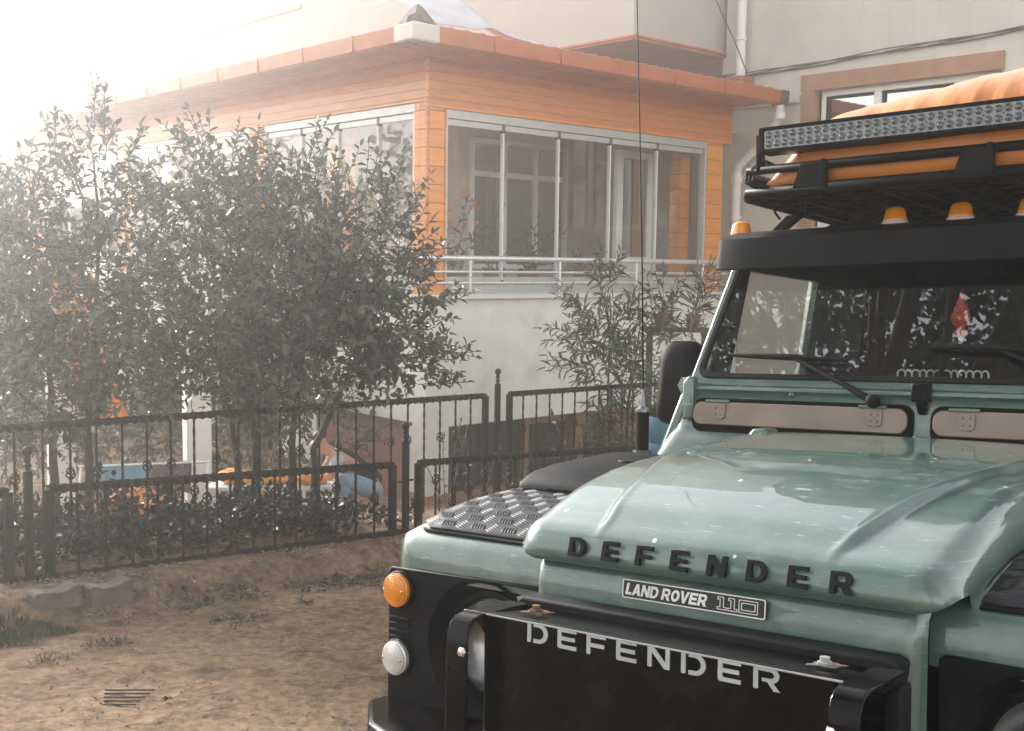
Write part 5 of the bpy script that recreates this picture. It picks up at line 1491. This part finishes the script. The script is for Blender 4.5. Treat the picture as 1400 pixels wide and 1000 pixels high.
part('gasket', 'rubber', lambda b: [b.box((MX + .092, a, WZ1 - .115), (MX + .12, c_, WZ1 - .09)) for a, c_ in ((-2.0, WY1 - .33), (-3.14, -2.12), (WY0 + .1, -3.26))] and [b.box((MX + .092, c_ - .022, 2.3), (MX + .12, c_, WZ1 - .115)) for c_ in (WY1 - .335, -2.125, -3.265)], mw)
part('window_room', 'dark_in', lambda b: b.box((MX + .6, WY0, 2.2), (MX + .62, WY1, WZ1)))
part('window_surround', 'brown', lambda b: b.box((MX - .03, WY0 - .02, WZ1), (MX + .001, WY1 + .02, 4.33)).box((MX - .026, WY1 - .22, 2.2), (MX + .09, WY1 + .01, WZ1)).box((MX - .026, WY0 - .01, 2.2), (MX + .09, WY0 + .02, WZ1)), bevel=.006)
part('base_ledge', 'render2', lambda b: b.box((MX - .05, -9, 3.96), (MX - .001, WY0 - .03, 4.06)).box((MX - .05, WY1 + .03, 3.96), (MX - .001, UY, 4.06)))
# downpipes
dp = part('downpipe', 'pipe', lambda b: b.tube([(MX - .14, .06, 9.2), (MX - .14, .06, 4.40)], .07, 14), smooth=60)
dp2 = part('downpipe', 'pipe', lambda b: b.tube([(XR + .02, -.80, 3.90), (XR + .04, -.80, 3.78), (XR + .16, -.52, 3.50), (MX - .16, .02, 3.12), (MX - .15, .06, 2.98), (MX - .15, .06, -1.3)], .066, 14), smooth=60)
part('pipe_clip', 'pipe', lambda b: [b.lathe([(.085, -.02), (.085, .02)], Matrix.Translation((MX - .14, .06, z)), 16) for z in (4.95, 6.4, 2.35, .6)], dp, bevel=.004)
part('pipe_collar', 'pipe', lambda b: b.lathe([(.08, -.05), (.085, 0), (.08, .05)], Matrix.Translation((XR + .05, -.78, 3.76)), 16).lathe([(.08, -.06), (.085, 0), (.08, .06)], Matrix.Translation((MX - .15, .06, 2.92)), 16), dp2, smooth=60)
part('pipe_tile', 'tile', lambda b: b.box((MX - .30, -.10, 4.22), (MX - .02, .22, 4.40)), bevel=.02)
# cables along the main wall
MT['cable'] = basic('grey cable', (.11, .10, .09), .7)
cb_ = MB()
for k in range(4):
    cb_.tube([hw(MX - .03 - .012 * k, .55 - q * .46, 4.40 + .012 * k + .018 * math.sin(q * 1.3 + k * 2) + (.05 if q < 1 else 0) + .014 * q) for q in range(17)], .009, 5)
tag(cb_.build('wall_cable', MT['cable'], None, 60), 'bundle of grey cables pinned across the pale wall above the brown window', 'cable')
cb_ = MB().tube([hw(3.4, -.8, 6.6), hw(3.9, -.6, 5.9), hw(4.5, -.5, 5.25), hw(5.1, -.4, 4.75), hw(5.8, -.1, 4.45)], .009, 5)
tag(cb_.build('hanging_wire', MT['cable'], None, 60), 'thin wire drooping across the pale wall down to the downpipe', 'wire')
# lilac sheet lying on the porch roof
m, nt, b = newmat('lilac plastic sheet'); nt.links.new(ramp(nt, noise(nt, coords(nt), 4, 5), [(.3, (.46, .43, .48)), (.7, (.58, .55, .60))]), b.inputs['Base Color']); b.inputs['Roughness'].default_value = .35
bump(nt, b, noise(nt, coords(nt), 6, 3), .6, .03); MT['sheet'] = m
sm = MB()
def shf(i, j):
    x = lerp(-.45, 2.75, i); y = lerp(-.60, .35, j)
    z = 4.08 + .17 * (y + .78) / 1.28 + .05 + (.40 * math.exp(-((i - .22) / .28) ** 2) + .06 * (1 - i) + .03 * math.sin(9 * i + 4 * j) + .015 * math.sin(23 * i)) * sstep(-.2, .8, j) + .05 * math.exp(-((i - .28) / .05) ** 2)
    return hw(x, y, z)
sm.grid(shf, 60, 12)
tag(sm.build('plastic_sheet', MT['sheet'], None, 180, solid=.01), 'crumpled lilac plastic sheet lying on the porch roof by the corner', 'sheet')

# ================================================================ THE YARD BEHIND THE FENCES
MT['towel'] = basic('blue towel', (.16, .30, .40), .9, 0, .2, 12, .4, 90)
MT['pattern'] = basic('patterned dark cloth', (.12, .10, .11), .9, 0, .9, 60)
MT['orange_cloth'] = basic('orange cloth', (.75, .27, .03), .75, 0, .25, 9, .3, 40)
MT['white_plastic'] = basic('white plastic', (.70, .70, .67), .4)
MT['blue_barrel'] = basic('blue barrel plastic', (.025, .13, .20), .42, 0, .2, 5)
MT['terracotta'] = basic('terracotta', (.22, .10, .055), .8, 0, .2, 10)
MT['skin'] = basic('skin', (.46, .25, .17), .55, 0, .06, 10)
MT['tshirt'] = basic('grey t-shirt', (.42, .43, .44), .9, 0, .12, 8)
MT['vest'] = basic('black top', (.020, .020, .022), .9, 0, .2, 8)
MT['jeans'] = basic('light jeans', (.24, .33, .42), .9, 0, .2, 16)
MT['hair'] = basic('dark hair', (.02, .016, .013), .6, 0, .3, 40)
for k, (x, y, w, lab) in enumerate(((-4.66, 12.0, .31, 'left white garden pillar standing beside the blue towel'), (-3.25, 12.0, .30, 'right white garden pillar behind the citrus stems'))):
    z = ground_h(x, y)
    t = thing('pillar', lab, 'pillar', (x, y, z), (0, 0, .45), 'white garden pillars')
    MB().box((-w * .42, -w * .42, -.2), (w * .42, w * .42, 2.45 if k == 0 else 1.75)).build('shaft', MT['render'], t, bevel=.012)
    MB().box((-w * .55, -w * .55, 2.45 if k == 0 else 1.75), (w * .55, w * .55, 2.53 if k == 0 else 1.83)).build('cap', MT['ledge'], t, bevel=.012)
# towel rack with two cloths
ty_ = 10.9; zt = ground_h(-3.4, ty_)
hz_ = 1.63 + ty_ * (-(648 - 500) / 1600 - .087)
rt_ = thing('drying_rack', 'metal drying rack behind the fence carrying a blue towel and a patterned cloth', 'drying rack', (-3.45, ty_, zt))
top_ = -.33 - zt
MB().tube([(-.62, 0, top_), (.62, 0, top_ + .06)], .012, 8).build('bar', MT['steel'], rt_)
for sx in (-1, 1):
    MB().tube([(sx * .6, -.22, 0), (sx * .6, 0, top_ + .03 * (1 + sx)), (sx * .6, .22, 0)], .011, 8).build('leg', MT['steel'], rt_)
def cloth(name, lab, cat, mat, x0, x1, drop, amp, seed):
    r_ = random.Random(seed); p_ = [r_.uniform(0, 6) for _ in range(4)]
    def f(i, j):
        x = lerp(x0, x1, i); z0 = zt + top_ + .06 * (x + 3.45 + .62) / 1.24 + .016
        a = (j - .5) * 2
        y = ty_ + a * .018 + math.copysign(1, a) * abs(a) * .03 + amp * abs(a) * math.sin(22 * i + p_[0] + 2 * math.sin(7 * i + p_[1]))
        return (x + .01 * math.sin(9 * j + p_[2]), y, z0 - drop * max(0, abs(a) - .06) * (1 + .05 * math.sin(11 * i + p_[3])))
    mb = MB().grid(f, 40, 20)
    return tag(mb.build(name, mat, None, 180, solid=.006), lab, cat)
cloth('towel', 'light blue towel draped over the drying rack bar', 'towel', MT['towel'], -3.93, -3.40, .26, .022, 2)
cloth('cloth', 'dark patterned cloth hung next to the blue towel', 'cloth', MT['pattern'], -3.37, -3.02, .30, .012, 3)
MB_ = None
# orange cushions / bag
def cushion(name, lab, x, y, z, sx_, sy_, sz_, rot, seed):
    r_ = random.Random(seed); p_ = [r_.uniform(0, 6) for _ in range(6)]
    def f(i, j):
        a = 2 * PI * i; b_ = PI * (j - .5)
        cx = math.copysign(abs(math.cos(a)) ** .6, math.cos(a)); cy = math.copysign(abs(math.sin(a)) ** .6, math.sin(a))
        w = 1 + .05 * math.sin(5 * a + p_[0]) + .05 * math.sin(7 * b_ + p_[1] + 2 * a)
        c_ = abs(math.cos(b_)) ** .5
        return (cx * c_ * sx_ * w, cy * c_ * sy_ * w, math.sin(b_) * sz_ * w)
    mb = MB().grid(f, 32, 16)
    o = mb.build(name, MT['orange_cloth'], None, 180)
    o.location = (x, y, z); o.rotation_euler = rot
    return tag(o, lab, 'cushion', 'orange cushions in the yard')
cushion('cushion', 'big puffed orange cushion lying under the blue towel', -3.42, 10.55, -.62, .24, .18, .13, (.3, .1, .2), 1)
cushion('cushion', 'flatter orange cushion half behind the leaves left of the big one', -3.72, 10.5, -.70, .17, .15, .09, (.1, -.2, .4), 2)
# white slatted crate-like chair with orange pads
x0, y0 = -2.30, 11.0; zc = ground_h(x0, y0)
wc_ = thing('garden_bench', 'white slatted plastic bench with orange pads between the citrus stems', 'bench', (x0, y0, zc), (0, 0, .15))
MB().box((-.55, -.20, .36), (.62, .20, .40)).build('seat', MT['white_plastic'], wc_, bevel=.01)
s_ = MB()
for k in range(14):
    s_.box((-.53 + k * .085, -.205, .02), (-.50 + k * .085, -.185, .36))
s_.box((-.55, -.21, .16), (.62, -.18, .19)); s_.build('front_slats', MT['white_plastic'], wc_)
for sx in (-.52, .58):
    for sy in (-.17, .17): MB().box((sx - .02, sy - .02, 0), (sx + .02, sy + .02, .36)).build('leg', MT['white_plastic'], wc_)
for k, (dx, lab) in enumerate(((-.32, 'left orange pad on the white slatted bench'), (.06, 'middle orange pad on the white slatted bench'), (.40, 'right orange pad on the white slatted bench, nearest the crouching person'))):
    cushion('cushion', lab, x0 + dx, y0, zc + .455, .15, .15, .06, (0, .1, .3 * k), 5 + k)
bo = MB().lathe([(.001, -.09), (.06, -.07), (.09, 0), (.06, .07), (.001, .09)], Matrix.Translation((-2.66, 10.75, ground_h(-2.66, 10.75) + .10)), 16, cap=False)
tag(bo.build('ball', MT['towel'], None, 60), 'small pale blue ball on the ground behind the leftmost citrus stem', 'ball')
# orange drape hung from the left pillar's beam behind the pale shrub
def drape(i, j):
    return (lerp(-4.68, -4.22, i) + .36 * j + .02 * math.sin(6 * j), 11.70 + .05 * math.sin(13 * i + 2 * j), lerp(1.50, .0, j))
tag(MB().grid(drape, 24, 30).build('orange_drape', MT['orange_cloth'], None, 180, solid=.006), 'long bright orange cloth hanging beside the left white pillar behind the leaves', 'drape')
# blue barrel and pots right of the bush
x, y = 1.52, 10.95; z = ground_h(x, y)
brl = thing('barrel', 'blue plastic barrel standing behind the car mirror', 'barrel', (x, y, z))
MB().lathe([(.24, 0), (.27, .03), (.29, .2), (.275, .30), (.295, .33), (.295, .60), (.275, .63), (.29, .70), (.27, .86), (.25, .90)], None, 28).build('drum', MT['blue_barrel'], brl, 40)
MB().lathe([(.27, .885), (.27, .915), (.20, .92)], None, 28).build('rim', MT['black_satin'], brl, 40)
def pot(x, y, z, rad, lab, lf_, hh, n, seed, grp=None, ln=.10, wd=.035, name='potted_plant'):
    t = thing(name, lab, 'potted plant', (x, y, z), group=grp)
    MB().lathe([(rad * .7, 0), (rad * .95, rad * 1.5), (rad * 1.08, rad * 1.5), (rad * 1.08, rad * 1.75), (rad * .9, rad * 1.75), (rad * .85, rad * 1.6), (.001, rad * 1.6)], None, 20, cap=False).build('pot', MT['terracotta'], t, 40)
    r_ = random.Random(seed); L = []; T = []
    for _ in range(n): shoot(L, T, Vector((r_.uniform(-.4, .4) * rad, r_.uniform(-.4, .4) * rad, rad * 1.6)), Vector((r_.uniform(-.6, .6), r_.uniform(-.6, .6), 1)), r_, 9, ln, wd, hh * r_.uniform(.6, 1.1), .02)
    leaf_mesh('foliage', L, MT[lf_], t); twigs('stem', T, .004, MT['bark'], t)
    return t
pot(1.45, 10.95, z + .915, .10, 'pot plant on the blue barrel behind the car mirror', 'oleander_leaf', .35, 9, 71)
shl = thing('plant_shelf', 'dark shelf with legs holding pots at the white wall', 'shelf', (1.80, 12.6, ground_h(1.8, 12.6)))
MB().box((-.36, -.15, 1.70), (.32, .15, 1.74)).build('board', MT['bark'], shl)
for sx in (-.32, .28):
    for sy in (-.12, .12): MB().box((sx - .02, sy - .02, 0), (sx + .02, sy + .02, 1.70)).build('leg', MT['bark'], shl)
zs = shl.location.z + 1.74
pot(1.60, 12.6, zs, .085, 'left terracotta pot with dark rounded leaves on the shelf', 'citrus_leaf', .50, 8, 72, 'pots on the shelf', .10, .05)
pot(1.95, 12.6, zs, .085, 'right terracotta pot with tall spiky leaves on the shelf', 'oleander_leaf', .55, 9, 73, 'pots on the shelf', .24, .02)
# flowers behind the porch glass
def hp(x, y, z): return tuple(hw(x, y, z))
p1 = pot(*hp(1.05, .75, 1.25), .16, 'tall plant with orange blossoms behind the porch glass', 'dark_leaf', .95, 12, 74, None, .16, .05)
fl = []
r_ = random.Random(9)
for _ in range(130):
    c_ = r_.choice(((-.28, .0, .95), (-.12, 0, 1.05), (.12, 0, 1.25), (.22, .05, 1.10), (-.36, .05, .80), (-.02, -.1, .85), (.28, -.05, .85)))
    fl.append((Vector(c_) + rdir(r_) * .05, rdir(r_), rdir(r_), .055, .035))
MT['flower'] = leafmat('orange blossom', (.55, .14, .03), (.75, .25, .06), (.8, .5, .3), .6, .3)
leaf_mesh('blossom', fl, MT['flower'], p1)
pot(*hp(1.75, .8, 1.25), .14, 'low dark bristly pot plant behind the porch glass', 'dark_leaf', .55, 9, 75, None, .12, .02)
pot(*hp(2.45, .9, 1.25), .15, 'broad leafed pot plant on the porch left of the inner window reflection', 'dark_leaf', .75, 10, 76, None, .16, .06)
pot(*hp(3.0, .5, 1.45), .09, 'small orange pot with white flowers behind the folding glass', 'oleander_leaf', .25, 8, 77, None, .06, .03)
sp_ = MB().lathe([(.05, 0), (.075, .08), (.10, .22), (.10, .34), (.06, .40)], Matrix.Translation(hw(.95, 2.2, 2.55)), 16)
sp_.tube([hw(.95, 2.2, 2.95), hw(.95, 2.2, 3.60)], .006, 5)
sp_.tube([hw(.95, 2.2, 2.55), hw(.98, 2.2, 2.2), hw(1.05, 2.2, 1.95), hw(1.15, 2.2, 2.1), hw(1.1, 2.2, 2.5)], .03, 6)
tag(sp_.build('hanging_basket', MT['dark_room'], None, 50), 'dim hanging basket inside the porch behind the corner post', 'basket')
tb = thing('porch_table', 'low wooden table inside the porch under the orange blossoms', 'table', hp(.95, 1.25, 1.25), (0, 0, HZ))
MB().box((-.55, -.3, .24), (.55, .3, .28)).build('table_top', MT['timber_post'], tb, bevel=.006)
for sx in (-.5, .5):
    for sy in (-.25, .25): MB().box((sx - .025, sy - .025, 0), (sx + .025, sy + .025, .24)).build('leg', MT['timber_post'], tb)
for k, (x, lab) in enumerate(((.38, 'left white stone on the marble ledge by the corner post'), (.72, 'right white stone on the marble ledge by the rail foot'))):
    rs = MB(); rock(rs, (0, 0, .045), .095 - .01 * k, random.Random(5 + k))
    o = rs.build('white_stone', MT['ledge'], None, bevel=.012); o.location = hw(x, -.02, 1.262); tag(o, lab, 'stone', 'white stones on the ledge')

# ---- crouching person
def skin_mesh(name, nodes, edges, mat, parent, sub=2, root=0):
    me = bpy.data.meshes.new(name)
    me.from_pydata([n[0] for n in nodes], edges, [])
    o = link(bpy.data.objects.new(name, me), parent)
    md = o.modifiers.new('skin', 'SKIN'); md.use_smooth_shade = True
    if not me.skin_vertices: me.skin_vertices.new(name='skin') if hasattr(me.skin_vertices, 'new') else None
    bpy.context.view_layer.objects.active = o
    if not me.skin_vertices: bpy.ops.mesh.customdata_skin_add()
    for v, n in zip(me.skin_vertices[0].data, nodes):
        rr_ = n[1] if isinstance(n[1], tuple) else (n[1], n[1])
        v.radius = rr_
    me.skin_vertices[0].data[root].use_root = True
    s = o.modifiers.new('sub', 'SUBSURF'); s.levels = sub; s.render_levels = sub
    dg = bpy.context.evaluated_depsgraph_get()
    m2 = bpy.data.meshes.new_from_object(o.evaluated_get(dg))
    o.modifiers.clear(); o.data = m2; m2.materials.clear(); m2.materials.append(mat); m2.name = name
    bpy.data.meshes.remove(me)
    return o
pe = thing('person', 'person in light jeans and black top crouching, one arm reaching down', 'person', (-1.62, 11.45, ground_h(-1.62, 11.45)), (0, 0, PI + .25))
nd = [((-.27, 0, .30), .13), ((-.14, 0, .44), (.13, .11)), ((.04, 0, .58), (.15, .12)), ((.16, 0, .66), .07), ((.235, 0, .70), .055), ((.275, 0, .745), (.085, .10)), ((.30, 0, .80), (.085, .095))]
ed = [(0, 1), (1, 2), (2, 3), (3, 4), (4, 5), (5, 6)]
for s_y in (1, -1):
    b0 = len(nd)
    nd += [((-.26, s_y * .10, .27), .095), ((-.10, s_y * .135, .35), .085), ((.09, s_y * .15, .43), .06), ((.02, s_y * .145, .25), .055), ((-.05, s_y * .13, .09), .038), ((.05, s_y * .14, .035), .035), ((.15, s_y * .145, .025), .028)]
    ed += [(0, b0)] + [(b0 + k, b0 + k + 1) for k in range(6)]
    b1 = len(nd)
    hand = (.16, s_y * .20, .06) if s_y > 0 else (.22, s_y * .20, .20)
    nd += [((.11, s_y * .15, .61), .06), ((.15, s_y * .20, .53), .048), ((.235, s_y * .245, .37), .042), ((.225, s_y * .23, .25), .036), ((hand[0] + .02, hand[1], hand[2] + .07), .024), (hand, (.030, .016))]
    ed += [(2, b1)] + [(b1 + k, b1 + k + 1) for k in range(5)]
    for q in range(5):
        b2 = len(nd); sp2 = (q - 2) * .014
        ln_ = (.045, .062, .068, .062, .05)[q]
        nd += [((hand[0] - .010 + abs(sp2) * .2, hand[1] + sp2, hand[2] - .028), .009), ((hand[0] - .028, hand[1] + sp2 * 1.25, hand[2] - .028 - ln_ * .25), .008), ((hand[0] - .05, hand[1] + sp2 * 1.3, max(.01, hand[2] - .03 - ln_ * .4)), .007)]
        ed += [(b1 + 5, b2), (b2, b2 + 1), (b2 + 1, b2 + 2)]
body = skin_mesh('body', nd, ed, MT['skin'], pe)
shirt = [((-.30, 0, .28), .135), ((-.22, 0, .37), (.150, .135)), ((-.13, 0, .45), (.145, .125)), ((.04, 0, .585), (.168, .135)), ((.15, 0, .655), .085)]
se = [(0, 1), (1, 2), (2, 3), (3, 4)]
skin_mesh('top', shirt, se, MT['vest'], pe)
for s_y in (1, -1):
    skin_mesh('sleeve', [((.06, s_y * .09, .595), .085), ((.12, s_y * .16, .60), .070), ((.165, s_y * .205, .50), .060)], [(0, 1), (1, 2)], MT['tshirt'], pe)
    skin_mesh('jeans', [((-.27, s_y * .06, .27), .115), ((-.26, s_y * .10, .265), .108), ((-.10, s_y * .135, .35), .098), ((.09, s_y * .15, .43), .075), ((.02, s_y * .145, .25), .070), ((-.045, s_y * .13, .10), .060)], [(k, k + 1) for k in range(5)], MT['jeans'], pe)
    skin_mesh('shoe', [((-.075, s_y * .13, .045), .045), ((.05, s_y * .14, .04), .045), ((.16, s_y * .145, .030), .035)], [(0, 1), (1, 2)], MT['hair'], pe)
skin_mesh('hair', [((.245, 0, .775), .075), ((.275, 0, .83), .090), ((.305, 0, .87), .060)], [(0, 1), (1, 2)], MT['hair'], pe)
fc = MB().lathe([(.001, 0), (.010, .004), (.006, .02)], frame((.375, 0, .765), (0, 1, 0), (0, 0, 1), (1, 0, 0)), 8, cap=False)
for s_y in (1, -1):
    fc.lathe([(.014, -.004), (.010, .004), (.001, .005)], frame((.365, s_y * .032, .79), (0, 1, 0), (0, 0, 1), (1, 0, 0)), 8, cap=False)
    fc.lathe([(.022, -.006), (.016, .006), (.001, .006)], frame((.285, s_y * .088, .775), (1, 0, 0), (0, 0, 1), (0, -s_y, 0)), 8, cap=False)
fc.build('face', MT['skin'], pe, 60)

# ================================================================ HAZE
hz = MB().box((-49, -49, -3.4), (49, 49, 9.9))
m = bpy.data.materials.new('haze'); m.use_nodes = True
nt = m.node_tree; nt.nodes.clear()
out = nt.nodes.new('ShaderNodeOutputMaterial'); pv = nt.nodes.new('ShaderNodeVolumePrincipled')
pv.inputs['Color'].default_value = (.97, .95, .92, 1)
pv.inputs['Density'].default_value = HAZE_D
pv.inputs['Anisotropy'].default_value = HAZE_G
nt.links.new(pv.outputs[0], out.inputs['Volume'])
tag(hz.build('haze', m), kind='stuff')
